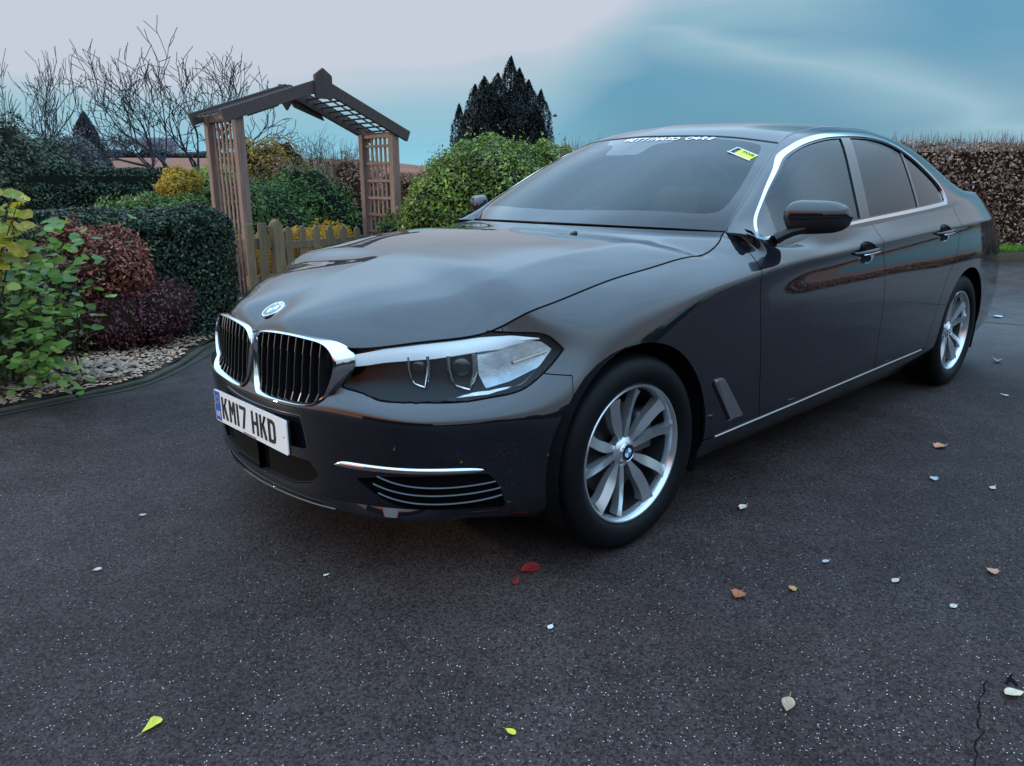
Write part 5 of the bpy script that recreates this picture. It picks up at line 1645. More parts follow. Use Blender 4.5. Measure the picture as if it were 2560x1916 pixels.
# ---------------- asphalt drive
def asphalt():
    m = bpy.data.materials.new('wet_asphalt'); m.use_nodes = True; nt = m.node_tree; N, L = nt.nodes.new, nt.links.new; b = nt.nodes['Principled BSDF']
    tc = N('ShaderNodeTexCoord'); V_ = tc.outputs['Object']

    def noise(s, d=4, r=.6):
        n = N('ShaderNodeTexNoise'); n.inputs['Scale'].default_value = s; n.inputs['Detail'].default_value = d; n.inputs['Roughness'].default_value = r; L(V_, n.inputs['Vector']); return n.outputs[0]

    def vor(s, out=0):
        n = N('ShaderNodeTexVoronoi'); n.inputs['Scale'].default_value = s; L(V_, n.inputs['Vector']); return n

    def mapr(x, a, b_, c, d):
        n = N('ShaderNodeMapRange'); L(x, n.inputs[0])
        for i, v in enumerate((a, b_, c, d)): n.inputs[i+1].default_value = v
        return n.outputs[0]

    def mth(op, a, b_):
        n = N('ShaderNodeMath'); n.operation = op
        for i, v in enumerate((a, b_)):
            if isinstance(v, (int, float)): n.inputs[i].default_value = v
            else: L(v, n.inputs[i])
        return n.outputs[0]

    def ramp(x, st):
        n = N('ShaderNodeValToRGB'); e = n.color_ramp.elements
        while len(e) > 1: e.remove(e[-1])
        e[0].position = st[0][0]; e[0].color = (*st[0][1], 1)
        for p, c in st[1:]: q = e.new(p); q.color = (*c, 1)
        L(x, n.inputs[0]); return n.outputs[0]
    big = noise(.55, 5); mid = noise(5, 4); fine = noise(150, 3, .8)
    base = ramp(mth('ADD', mth('MULTIPLY', big, .6), mth('MULTIPLY', mid, .4)), [(.36, (.029, .0215, .0205)), (.52, (.044, .033, .0315)), (.66, (.060, .047, .045))])
    v1 = vor(170); sp = N('ShaderNodeSeparateColor'); L(v1.outputs['Color'], sp.inputs[0])
    grain = mapr(sp.outputs[0], 0, 1, .45, 1.6)
    mul = N('ShaderNodeMix'); mul.data_type = 'RGBA'; mul.blend_type = 'MULTIPLY'; mul.inputs[0].default_value = 1; L(base, mul.inputs[6])
    cmb = N('ShaderNodeCombineColor'); [L(grain, cmb.inputs[i]) for i in range(3)]; L(cmb.outputs[0], mul.inputs[7])
    v2 = vor(62); s2 = N('ShaderNodeSeparateColor'); L(v2.outputs['Color'], s2.inputs[0])
    chip = mth('MULTIPLY', mth('GREATER_THAN', s2.outputs[1], .955), mth('LESS_THAN', v2.outputs['Distance'], .19))
    v3 = vor(210); s3 = N('ShaderNodeSeparateColor'); L(v3.outputs['Color'], s3.inputs[0])
    chip2 = mth('MULTIPLY', mth('GREATER_THAN', s3.outputs[1], .94), mth('LESS_THAN', v3.outputs['Distance'], .33))
    cm = mth('MULTIPLY', mth('MAXIMUM', mth('MULTIPLY', chip, .8), mth('MULTIPLY', chip2, .42)), mapr(noise(1.7, 4), .38, .62, .25, 1.0))
    mx = N('ShaderNodeMix'); mx.data_type = 'RGBA'; L(cm, mx.inputs[0]); L(mul.outputs[2], mx.inputs[6]); mx.inputs[7].default_value = (.12, .115, .115, 1)
    L(mx.outputs[2], b.inputs['Base Color'])
    sx = N('ShaderNodeSeparateXYZ'); L(V_, sx.inputs[0])
    wet = N('ShaderNodeMapRange'); wet.interpolation_type = 'SMOOTHSTEP'; wet.inputs[1].default_value = 1.2; wet.inputs[2].default_value = 6.0; L(mth('ADD', mth('ADD', sx.outputs[0], mth('MULTIPLY', sx.outputs[1], 1.2)), mth('MULTIPLY', mth('SUBTRACT', big, .5), 3.5)), wet.inputs[0])
    dryr = mapr(mth('ADD', mth('MULTIPLY', big, .7), mth('MULTIPLY', mid, .3)), .35, .65, .42, .62)
    L(mth('SUBTRACT', dryr, mth('MULTIPLY', wet.outputs[0], .20)), b.inputs['Roughness'])
    L(mth('ADD', .06, mth('MULTIPLY', wet.outputs[0], .94)), b.inputs['Specular IOR Level'])
    h = mth('ADD', mth('MULTIPLY', v1.outputs['Distance'], -.5), mth('ADD', mth('MULTIPLY', fine, .6), mth('MULTIPLY', chip, .3)))
    bp = N('ShaderNodeBump'); L(mth('SUBTRACT', .55, mth('MULTIPLY', wet.outputs[0], .33)), bp.inputs['Strength']); bp.inputs['Distance'].default_value = .0045; L(h, bp.inputs['Height']); L(bp.outputs[0], b.inputs['Normal'])
    return m


ASPH = asphalt()
kerb_line = [(-9, 1.3), (-5, 1.9), (-2.6, 2.22), (-1.19, 2.33), (-.96, 2.36), (-.73, 2.38), (-.50, 2.40), (-.23, 2.58), (.03, 2.86), (.26, 3.16), (.55, 3.42), (1.2, 3.66), (2.2, 3.85), (3.4, 4.1), (4.6, 4.6), (5.6, 5.3)]
KL = smooth_poly(kerb_line, 6, closed=False)
verge = [(6.6, 5.25), (8.2, 3.60), (9.7, 2.05), (10.70, 1.02), (11.2, .5), (13.2, -1.55), (18, -6.5), (30, -18)]
poly = [tuple(p) for p in KL]+verge+[(30, -40), (-40, -40), (-40, 1.3)]
me = bpy.data.meshes.new('drive'); bm = bmesh.new(); f = bm.faces.new([bm.verts.new((x, y, 0)) for x, y in poly]); bmesh.ops.triangulate(bm, faces=[f]); bm.normal_update()
for f in bm.faces:
    if f.normal.z < 0: f.normal_flip()
bm.to_mesh(me); bm.free()
drive = link_mesh('drive', me, ASPH); drive['kind'] = 'structure'
# kerb: short mossy edging stones along the bed
kerb = empty('kerb'); kerb['kind'] = 'structure'
KM = mat('mossy_edging', (.070, .056, .046), rough=.9, col2=(.032, .032, .018), var_scale=5, bump=.5, bump_scale=30)
acc = 0.0; last = Vector((*KL[0], 0)); seg_pts = []
dense = smooth_poly(kerb_line, 60, closed=False)
cl = np.concatenate([[0], np.cumsum(np.linalg.norm(np.diff(dense, axis=0), axis=1))])
s_ = 0.0
while s_ < cl[-1]-.5:
    ln = .46; a = np.array([np.interp(s_, cl, dense[:, k]) for k in range(2)]); b = np.array([np.interp(s_+ln-.008, cl, dense[:, k]) for k in range(2)])
    d = b-a; L_ = np.linalg.norm(d); rz = math.atan2(d[1], d[0]); nrm = np.array([-d[1], d[0]])/L_
    c = (a+b)/2+nrm*.035
    mb_ = MB(); mb_.box((c[0], c[1], -.006+random.uniform(-.003, .004)), (L_, .05, .05), rz=rz+random.uniform(-.01, .01)); mb_.build('edging_stone', KM, kerb, bevel=.008)
    s_ += ln
# moss and silt lying along the foot of the kerb
V = []; F = []
qs = np.linspace(6.2, 12.2, 60)
for i, q_ in enumerate(qs):
    a = np.array([np.interp(q_, cl, dense[:, k]) for k in range(2)]); b = np.array([np.interp(q_+.05, cl, dense[:, k]) for k in range(2)]); d = (b-a)/np.linalg.norm(b-a); n_ = np.array([-d[1], d[0]])
    w = .03+.26*float(sstep(q_, 9.0, 10.6))*(.8+.2*math.sin(q_*5)); V += [(*(a), .004), (*(a-n_*w), .004)]
for i in range(59): F.append((2*i, 2*i+1, 2*i+3, 2*i+2))
o = pyobj('moss_strip', V, F, mat('moss_on_asphalt', (.040, .048, .026), rough=.8, col2=(.028, .030, .024), var_scale=6, bump=.3, bump_scale=80)); o['kind'] = 'structure'

# ---------------- planting bed behind the kerb
def bed_mesh():
    V = []; F = []; off = [.07, .25, .6, 1.1, 2.2, 4.5]; zz = [.016, .034, .06, .075, .06, .02]
    qs = np.linspace(0.5, cl[-1]-.1, 70)
    for q_ in qs:
        a = np.array([np.interp(q_, cl, dense[:, k]) for k in range(2)]); b = np.array([np.interp(q_+.3, cl, dense[:, k]) for k in range(2)]); a0 = np.array([np.interp(max(0, q_-.3), cl, dense[:, k]) for k in range(2)]); d = (b-a0)/np.linalg.norm(b-a0)
        n_ = np.array([-d[1], d[0]])
        for o_, z in zip(off, zz): V.append((a[0]+n_[0]*o_, a[1]+n_[1]*o_, z+.01*math.sin(q_*7+o_*5)))
    m = len(off)
    for i in range(69):
        for j in range(m-1): F.append((i*m+j, (i+1)*m+j, (i+1)*m+j+1, i*m+j+1))
    return pyobj('flower_bed', V, F, SOIL, smooth=True)


bed = bed_mesh(); bed['kind'] = 'structure'
# gravel: loose chips as real stones
GRV = leaf_mat('gravel_stones', [(.36, .20, .115), (.56, .35, .22), (.68, .47, .33), (.26, .14, .08), (.44, .36, .30)], 0, .7, gain=1)


def stones(name, area, n, smin, smax, m, label=None):
    V = []; F = []
    base = [(1, 0, 0), (.3, .95, 0), (-.85, .55, .1), (-.7, -.65, 0), (.4, -.9, .1), (.1, .1, .75), (.0, 0, -.4)]
    for k in range(n):
        x, y, z = area(); s = random.uniform(smin, smax); a = random.uniform(0, 6.28); fl = random.uniform(.4, .9); c, sn = math.cos(a), math.sin(a); b = len(V)
        for p in base:
            px_, py_, pz_ = p[0]*random.uniform(.75, 1.15), p[1]*random.uniform(.6, 1), p[2]*fl
            V.append((x+s*(c*px_-sn*py_), y+s*(sn*px_+c*py_), z+s*pz_))
        for i in range(5): F.append((b+i, b+(i+1) % 5, b+5)); F.append((b+(i+1) % 5, b+i, b+6))
    o = pyobj(name, V, F, m); o['kind'] = 'stuff'
    return o


def gravel_area():
    while True:
        q_ = random.uniform(6.9, 12.0); o_ = .08+random.random()*(.62+.35*float(sstep(q_, 7.6, 9.2)))
        a = np.array([np.interp(q_, cl, dense[:, k]) for k in range(2)]); b = np.array([np.interp(q_+.05, cl, dense[:, k]) for k in range(2)]); d = (b-a)/np.linalg.norm(b-a)
        return a[0]-d[1]*o_, a[1]+d[0]*o_, .022+.012*random.random()+.075*min(1, o_)


stones('gravel', gravel_area, 8500, .008, .019, GRV)
stones('cobbles', lambda: (lambda p: (p[0]-.0, p[1]+.02, p[2]))((random.uniform(-1.5, -.35), random.uniform(2.48, 3.0), .07)), 240, .018, .042, leaf_mat('grey_cobbles', [(.20, .14, .10), (.36, .26, .19), (.46, .34, .26)], 0, .7, gain=1))

# ---------------- clipped hedges
hedge_box('clipped_hedge', 'dark clipped evergreen hedge block beside the wooden arch, above the gravel bed', (-1.15, 4.02), (.70, 3.95), 1.0, .97, 52000, .030, LG_BOX, DARKCORE, rough=.05, round_=.12, up=.35, seed=2)
hedge_box('long_hedge', 'long flat topped dark hedge in front of the ploughed field', (pol(20, 13.6).x, pol(20, 13.6).y), (pol(455, 14.4).x, pol(455, 14.4).y), 1.3, 1.37, 34000, .05, LG_BOX, DARKCORE, rough=.05, round_=.3, up=.35, seed=5)
# ---------------- russet and plum shrubs in the bed
pr_ = at(310, 880)
shrub('azalea', 'russet leaved shrub in the gravel bed before the dark hedge', 'shrub', [((-.34, 3.42, .62), (.32, .26, .30)), ((-.50, 3.40, .66), (.22, .2, .26)), ((-.14, 3.40, .52), (.2, .18, .22))], 9500, .034, LG_RED, BROWNCORE, aspect=.45, lumpy=.3, freq=5)
shrub('heather', 'low plum coloured shrub at the foot of the russet one', 'shrub', [((.0, 3.34, .30), (.26, .20, .24)), ((-.36, 3.32, .26), (.30, .2, .24))], 6500, .028, LG_PLUM, BROWNCORE, aspect=.45, lumpy=.3, freq=5)
shrub('dark_shrub', 'dense dark purplish shrub behind the broad leaved plant', 'shrub', [((-1.05, 3.35, .48), (.52, .32, .50)), ((-1.5, 3.3, .6), (.5, .36, .6)), ((-.68, 3.25, .42), (.26, .22, .36))], 15000, .036, leaf_mat('dark_mixed_leaves', [(.02, .010, .012), (.035, .02, .015), (.03, .045, .015), (.06, .08, .02), (.09, .05, .045)], .2), BROWNCORE, lumpy=.3, freq=5)

# ---------------- broad leaved plant in front: stems and single leaves
def big_leaf_mesh(seed):
    r = random.Random(seed); V = []; F = []; n = 7
    for i in range(n+1):
        t = i/n; w = .36*math.sin(PI*t**.85)**.75*(1-.15*t); z = -.10*(t-.4)**2; cup = .10
        for j in (-1, 0, 1): V.append((t-.0, j*w*(1+.06*r.uniform(-1, 1)), z+abs(j)*cup*w+.02*r.uniform(-1, 1)))
    for i in range(n):
        for j in range(2): F.append((3*i+j, 3*i+3+j, 3*i+4+j, 3*i+1+j))
    me = bpy.data.meshes.new('leaf'); me.from_pydata(V, [], F); me.polygons.foreach_set('use_smooth', [True]*len(F)); me.update()
    return me


def obj_leaf_mat(name, cols, trans=.5):
    m = leaf_mat(name, cols, trans, .38, gain=1.25); nt = m.node_tree
    oi = nt.nodes.new('ShaderNodeObjectInfo'); r = [n for n in nt.nodes if n.type == 'VALTORGB'][0]
    nt.links.new(oi.outputs['Random'], r.inputs[0])
    return m


LM_Y = obj_leaf_mat('broad_leaf_yellow', [(.40, .32, .03), (.50, .38, .04), (.30, .30, .04), (.22, .28, .04)])
LM_G = obj_leaf_mat('broad_leaf_green', [(.05, .14, .02), (.10, .22, .03), (.20, .30, .05), (.08, .19, .04), (.30, .36, .06)])
meshes_y = [big_leaf_mesh(k) for k in range(3)]; meshes_g = [me.copy() for me in meshes_y]
for me in meshes_y: me.materials.append(LM_Y)
for me in meshes_g: me.materials.append(LM_G)
plant = empty('broad_leaved_shrub', (-.98, 2.62, .05))
tag(plant, 'tall broad leaved shrub turning yellow at the top, at the left edge of the drive', 'shrub')
ST_M = mat('green_stem', (.05, .045, .02), rough=.7)
nleaf = 0; stem_mb = []
for k in range(12):
    px = random.uniform(-40, 70); top = ptd(px, random.uniform(440, 560), 4.75+random.uniform(-.2, .2)); root_ = Vector((-1.32+random.gauss(0, .08), 2.62+random.gauss(0, .06), .04)); mid = root_.lerp(top, .55)+Vector((random.gauss(0, .04), random.gauss(0, .04), .05))
    mb_ = MB(); mb_.tube([p-plant.location for p in (root_, mid, top)], [.007, .005, .002], n=5); mb_.build('stem', ST_M, plant, smooth=True)
    for i in range(9):
        p = mid.lerp(top, .15+.85*random.random()); a = random.uniform(0, 6.28); s = random.uniform(.075, .12)
        o = bpy.data.objects.new('leaf', random.choice(meshes_y)); COL.objects.link(o); o.parent = plant
        x = Vector((math.cos(a), math.sin(a), random.uniform(-.6, .1))).normalized(); z = Vector((random.gauss(0, .5)-.2, random.gauss(0, .5)-.5, 1)); z = (z-x*z.dot(x)).normalized(); y = z.cross(x)
        o.matrix_local = Matrix.Translation(p-plant.location+x*.012) @ Matrix(((x.x, y.x, z.x, 0), (x.y, y.y, z.y, 0), (x.z, y.z, z.z, 0), (0, 0, 0, 1))) @ Matrix.Scale(s, 4)
        nleaf += 1
base_p = [(-.95, 2.66), (-1.12, 2.70), (-.80, 2.70), (-1.25, 2.60), (-.68, 2.62), (-1.0, 2.85), (-1.38, 2.70), (-.86, 2.55)]
for k in range(34):
    bx, by = random.choice(base_p); bx += random.gauss(0, .05); by += random.gauss(0, .04)
    hgt = random.choice([.35, .5, .65, .8, .95, 1.1, 1.25]); lean = Vector((random.gauss(.02, .22), random.gauss(-.06, .16), 1)).normalized()
    if hgt > .8: bx = random.uniform(-1.42, -1.08); by = random.uniform(2.5, 2.8); lean = Vector((random.gauss(-.12, .12), random.gauss(0, .1), 1)).normalized()
    pts = [Vector((bx, by, .04))]
    for i in range(6): lean = (lean+Vector((random.gauss(0, .09), random.gauss(0, .09), -.01*i))).normalized(); pts.append(pts[-1]+lean*hgt/6)
    mb_ = MB(); mb_.tube([p-plant.location for p in pts], [.006, .0055, .005, .0045, .004, .003, .002], n=5); mb_.build('stem', ST_M, plant, smooth=True)
    for i in range(1, 7):
        for rep_ in range(2 if i < 6 else 3):
            if nleaf >= 296 or (i < 2 and random.random() < .5): continue
            p = pts[i]; a = random.uniform(0, 6.28)
            yel = (p.z > .82 and random.random() < .85) or random.random() < .06
            o = bpy.data.objects.new('leaf', random.choice(meshes_y if yel else meshes_g)); COL.objects.link(o); o.parent = plant
            s = random.uniform(.055, .092)
            x = Vector((math.cos(a), math.sin(a), random.uniform(-.55, .25))).normalized(); z = Vector((random.gauss(0, .45)-.15, random.gauss(0, .45)-.35, 1)); z = (z-x*z.dot(x)).normalized(); y = z.cross(x)
            o.matrix_local = Matrix.Translation(p-plant.location+x*.012) @ Matrix(((x.x, y.x, z.x, 0), (x.y, y.y, z.y, 0), (x.z, y.z, z.z, 0), (0, 0, 0, 1))) @ Matrix.Scale(s, 4)
            nleaf += 1
# the leaves past the limit, joined into one part
V = []; F = []
for k in range(330):
    me_ = meshes_g[k % 3]; px = random.gauss(115, 70); py = random.uniform(640 if px < 110 else 540, 985); D_ = 4.7+random.uniform(-.25, .35); p = ptd(px, py, D_)
    if p.z < .08: p.z = .08+random.random()*.15
    a = random.uniform(0, 6.28); s = random.uniform(.045, .08); x = Vector((math.cos(a), math.sin(a), random.uniform(-.55, .25))).normalized(); z = Vector((random.gauss(0, .45)-.15, random.gauss(0, .45)-.4, 1)); z = (z-x*z.dot(x)).normalized(); y = z.cross(x)
    b_ = len(V)
    for v in me_.vertices: q_ = p-plant.location+(x*v.co.x+y*v.co.y+z*v.co.z)*s; V.append(tuple(q_))
    F += [tuple(b_+i for i in f.vertices) for f in me_.polygons]
o = pyobj('leaves', V, F, leaf_mat('broad_leaf_mixed', [(.06, .15, .02), (.12, .24, .03), (.22, .33, .05), (.08, .19, .04), (.32, .36, .06)], .45, .38, gain=1.2), plant, smooth=True); o['kind'] = 'stuff'
P, U = blob_points((-.98, 2.80, .38), (.36, .22, .36), 1500, .3, 77, .9, freq=5); Uu = U
leaves_mesh('undergrowth', P, .040, leaf_mat('under_leaves', [(.02, .035, .012), (.05, .08, .02), (.08, .05, .03)], .3), None, .55).parent = None
und = bpy.data.objects['undergrowth']; tag(und, 'loose dark green undergrowth round the stems of the broad leaved shrub', 'undergrowth', kind='stuff')

# ---------------- garden arch
AL = np.array([1.466, 4.940]); AR = np.array([3.289, 5.039]); au = (AR-AL)/np.linalg.norm(AR-AL); av = np.array([-au[1], au[0]])
AW = float(np.linalg.norm(AR-AL)); DEP = .56; EL, ER, PZ = 1.80, 1.71, 2.10
arch_o = empty('garden_arch', (AL[0], AL[1], 0), math.atan2(au[1], au[0]))
tag(arch_o, 'brown wooden garden arch with pitched trellis roof standing over the picket gate', 'garden arch')


def abox(name, c, d, rot=None, m=ARCHW, par=arch_o, bevel=.004):
    mb_ = MB(); mb_.box((0, 0, 0), d); o = mb_.build(name, m, par, bevel=bevel); o.location = c
    if rot is not None: o.rotation_euler = rot
    return o


for x, EZ in ((0, EL), (AW, ER)):
    for y in (0, DEP): abox('post', (x, y, EZ/2), (.088, .075, EZ))
    n_t = 7
    for k in range(1, n_t): abox('upright_slat', (x, DEP*k/n_t, EZ/2+.03), (.012, .038, EZ-.12))
    for z in np.arange(.22, EZ-.06, .19): abox('cross_slat', (x+(.0125 if x == 0 else -.0125), DEP/2, z), (.012, DEP-.075, .032))
    abox('top_rail', (x, DEP/2, EZ-.045), (.05, DEP-.075, .06))
# pitched roof: fascia beams front and back, ridge block, laths
OV = .17; HW = AW/2
for sg2, EZ in ((-1, EL), (1, ER)):
    sl_ = (PZ-EZ)/HW; ang = math.atan(sl_); rl = math.hypot(HW+OV, sl_*(HW+OV))
    for y in (-.045, DEP+.045):
        abox('roof_beam', (HW+sg2*(HW+OV)/2, y, PZ-sl_*(HW+OV)/2+.01), (rl, .04, .115), (0, sg2*ang, 0), m=ROOFW)
    nl = 12
    for k in range(nl):
        dx = (HW+OV)*(k+.5)/nl; abox('roof_lath', (HW+sg2*dx, DEP/2, PZ-sl_*dx+.02), (.022, DEP+.045, .014), (0, sg2*ang, 0), m=ROOFW)
    for y in np.linspace(.09, DEP-.09, 3):
        dx = (HW+OV)/2; abox('roof_batten', (HW+sg2*dx, y, PZ-sl_*dx+.036), (rl-.05, .022, .012), (0, sg2*ang, 0), m=ROOFW)
for y in (-.072, DEP+.072):
    mb_ = MB(); mb_.prism([(-.10, -.13), (.10, -.13), (.10, .09), (.0, .16), (-.10, .09)] if y < 0 else [(-.10, -.06), (0, -.20), (.10, -.06), (.08, .06), (-.08, .06)], -.018, .018, Matrix.Rotation(PI/2, 4, 'X'))
    o = mb_.build('ridge_block', ROOFW, arch_o, bevel=.004); o.location = (HW, y, PZ)
if True:   # shaped brace boards under the back beam
    for sg2 in (-1, 1):
        mb_ = MB(); q_ = [(.03, -.06), (.24, -.12), (.42, -.20), (.46, -.27), (.10, -.15)]
        mb_.prism([(sg2*a, b) for a, b in q_][::1 if sg2 < 0 else -1], -.015, .015, Matrix.Rotation(PI/2, 4, 'X')); o = mb_.build('shaped_brace', ROOFW, arch_o); o.location = (AW/2, DEP+.088, PZ-.01)

# ---------------- picket fence and gate
def picket(par, c, w, h, rz, th=.022, pointed=True, m=FENCEW, name='picket'):
    mb_ = MB(); P = [(-w/2, 0), (w/2, 0), (w/2, h-w*.55), (w*.28, h-w*.16), (0, h), (-w*.28, h-w*.16), (-w/2, h-w*.55)] if pointed else [(-w/2, 0), (w/2, 0), (w/2, h), (-w/2, h)]
    mb_.prism(P, -th/2, th/2, Matrix.Rotation(PI/2, 4, 'X')); o = mb_.build(name, m, par, bevel=.003); o.location = c; o.rotation_euler = (random.gauss(0, .008), random.gauss(0, .012), rz)
    return o


FD = lambda px: 7.72+(px-596)*.0029
FA, FB = pol(596, FD(596)), pol(912, FD(912)); fd_ = (FB-FA); frz = math.atan2(fd_.y, fd_.x)
fence = empty('picket_fence'); tag(fence, 'short weathered fence of flat topped boards left of the gate', 'fence')
fdn = fd_.normalized()
for px, w, h in ((610, .085, 560), (641, .09, 558)): picket(fence, pol(px, FD(px)), w, zt(px, h, FD(px)), frz, pointed=False)
for zc in (.60, .25):
    a, b = pol(598, FD(598)+.04), pol(668, FD(668)+.04); c = (a+b)/2; mb_ = MB(); mb_.box((0, 0, 0), ((b-a).length, .03, .10)); o = mb_.build('rail', FENCEW, fence, bevel=.004); o.location = (c.x, c.y, zc); o.rotation_euler = (0, 0, frz)
gate = empty('picket_gate'); tag(gate, 'picket gate with pointed boards under the wooden arch', 'gate')
picket(gate, pol(681, FD(681)), .115, zt(681, 549, FD(681)), frz, th=.08, name='gate_post')
for px, h in ((711, 566), (742, 564), (779, 563), (815, 564), (849, 564), (884, 567)):
    D_ = FD(px)
    picket(gate, pol(px, D_), .085, zt(px, h, D_), frz)
for zc in (.56, .20):
    a, b = pol(690, FD(690)+.035), pol(905, FD(905)+.035); c = (a+b)/2; mb_ = MB(); mb_.box((0, 0, 0), ((b-a).length, .03, .075)); o = mb_.build('rail', FENCEW, gate, bevel=.004); o.location = (c.x, c.y, zc); o.rotation_euler = (0, 0, frz)

# ---------------- shrubs beyond the fence
def B(px, D, ytop, rx, rz, ry=None):
    p = ptd(px, ytop, D); return ((p.x, p.y, p.z-rz*.97), (rx, ry or rx, rz))


shrub('yellow_grass_clump', 'low orange yellow shrub glowing behind the gate pickets', 'shrub', [B(740, 9.2, 558, .34, .34), B(825, 9.5, 560, .36, .34), B(640, 8.7, 590, .30, .3)], 9000, .05, leaf_mat('orange_leaves', [(.42, .22, .015), (.62, .34, .02), (.50, .26, .02)], .45, gain=1.2), mat('orange_core', (.26, .14, .02), rough=1), aspect=.4, lumpy=.25)
shrub('juniper', 'wide low spreading juniper with bright green layered tips behind the gate', 'shrub', [B(650, 10.3, 446, .55, .8), B(760, 11.0, 430, .65, .85), B(700, 10.9, 434, .65, .85), B(850, 11.3, 478, .5, .65), B(590, 10.0, 462, .5, .7)], 46000, .055, LG_JUN, DARKCORE, aspect=.28, lumpy=.28, freq=5, up=.9)
shrub('green_shrubs', 'loose green shrubs with glossy leaves left of the arch', 'shrub', [B(420, 9.2, 480, .50, .50), B(560, 9.6, 462, .42, .5), B(310, 9.0, 498, .38, .4), B(490, 10.4, 470, .40, .5)], 30000, .045, LG_GRN, DARKCORE, lumpy=.3, freq=5)
shrub('yellow_shrub', 'yellow leaved shrub left of the arch above the green ones', 'shrub', [B(452, 9.8, 420, .20, .22), B(430, 9.6, 440, .17, .16)], 6500, .038, LG_YEL, mat('yellow_core', (.12, .085, .02), rough=1), lumpy=.35, freq=6)
shrub('light_green_bush', 'light green bush just left of the arch post', 'shrub', [B(516, 11.2, 402, .30, .5), B(548, 10.6, 415, .26, .45)], 9000, .04, leaf_mat('lime_leaves', [(.06, .10, .02), (.13, .19, .03), (.22, .26, .04)], .35), DARKCORE, lumpy=.3)
shrub('autumn_bush', 'golden brown bush seen through the left of the arch', 'shrub', [B(640, 12.2, 342, .42, .7), B(705, 12.8, 362, .34, .55)], 15000, .05, leaf_mat('golden_leaves', [(.10, .06, .02), (.22, .14, .03), (.34, .20, .03), (.09, .10, .03)], .35, gain=1.4), BROWNCORE, lumpy=.35, freq=5, shell=.5)


def twig_bush(name, label, px, D, w, h, n, m, z0=0.0, group=None, fan=.5, r0=.008, cat='bush'):
    root = empty(name); tag(root, label, cat, group); c = pol(px, D); mb_ = MB(); rgt_ = Vector((r2.x, r2.y, 0)).normalized(); dep = Vector((-rgt_.y, rgt_.x, 0))
    for k in range(n):
        a = random.uniform(-1, 1); b = random.uniform(-.4, .4); base = c+rgt_*a*w*.42+dep*b*w*.6; base.z = z0
        hh = h*(1-.35*a*a)*random.uniform(.55, 1.05); tip = base+rgt_*(a*w*.2*fan*2+random.gauss(0, .12)*h)+Vector((0, 0, hh)); mid = base.lerp(tip, .5)+Vector((random.gauss(0, .06), random.gauss(0, .06), 0))*h
        mb_.tube([base, mid, tip], [r0, r0*.7, r0*.25], n=3, cap=False)
        for q_ in range(3):
            t = random.uniform(.35, .9); p = mid.lerp(tip, t); mb_.tube([p, p+Vector((random.gauss(0, .16), random.gauss(0, .16), random.uniform(.05, .28)))*h*.5], [r0*.5, r0*.2], n=3, cap=False)
    o = mb_.build('twigs', m, root); o['kind'] = 'stuff'
    return root


TW = mat('brown_twigs', (.075, .048, .038), rough=.9, var=.3, var_scale=3); TWG = mat('grey_twigs', (.12, .10, .09), rough=.9)
twig_bush('leafless_bush', 'tall leafless brown bush seen through the right half of the arch', 790, 13.0, 1.5, zt(790, 335, 13.0), 420, TW)
twig_bush('leafless_bush', 'lower leafless brown bush by the right post of the arch', 880, 12.0, .9, zt(880, 372, 12.0), 260, TW)
shrub('brown_bush', 'dense brown winter bush behind the juniper under the arch', 'bush', [B(790, 12.6, 402, .80, .85), B(880, 11.4, 400, .45, .75), B(700, 12.0, 398, .5, .7)], 26000, .04, LG_BEECH, BROWNCORE, lumpy=.25)
hedge_box('brown_hedge', 'low brown winter hedge between the arch and the laurel', (pol(965, 12.2).x, pol(965, 12.2).y), (pol(1190, 12.6).x, pol(1190, 12.6).y), .7, 1.26, 22000, .035, LG_BEECH, BROWNCORE, rough=.06, seed=8)
shrub('fern_patch', 'small bright green plants between the arch post and the laurel', 'plant', [B(1035, 9.2, 520, .32, .42), B(1000, 9.0, 535, .26, .3)], 6500, .05, LG_GRN, DARKCORE, lumpy=.3)
shrub('laurel_bush', 'large rounded bright green laurel bush behind the bonnet', 'bush', [B(1240, 8.5, 347, .86, .95), B(1150, 8.3, 384, .58, .75), B(1350, 8.7, 352, .62, .85), B(1085, 8.1, 440, .36, .55)], 70000, .042, LG_LAUREL, DARKCORE, lumpy=.10, freq=6, up=.5, shell=.25)
hedge_box('beech_hedge', 'tall brown beech hedge along the grass verge behind the car', (15.1, -2.9), (7.9, 6.8), .9, zt(2440, 372, 16.0), 66000, .05, LG_BEECH2, BROWNCORE, rough=.10, seed=12, twigs=(3600, .26, TWG), toplump=.07, up=0)
for k in range(14):
    mb_ = MB(); t = random.uniform(.02, .6); b_ = Vector((15.1, -2.9, 0)).lerp(Vector((7.9, 6.8, 0)), t)+Vector((-.36, -.34, random.uniform(.1, .9))); pts = [b_]
    for q_ in range(6): pts.append(pts[-1]+Vector((random.gauss(0, .07), random.gauss(0, .07), random.uniform(.05, .16))))
    mb_.tube(pts, [.014, .013, .011, .009, .007, .005, .003], n=5); mb_.build('bare_branch', TWG, bpy.data.objects['beech_hedge'], smooth=True)
shrub('dark_evergreen', 'dark evergreen growth in the foot of the beech hedge at the right edge', 'bush', [((13.2, -.75, .42), (.55, .4, .45)), ((14.2, -2.0, .5), (.7, .45, .5)), ((12.4, .30, .34), (.5, .35, .34))], 20000, .04, LG_BOX, DARKCORE, lumpy=.25)
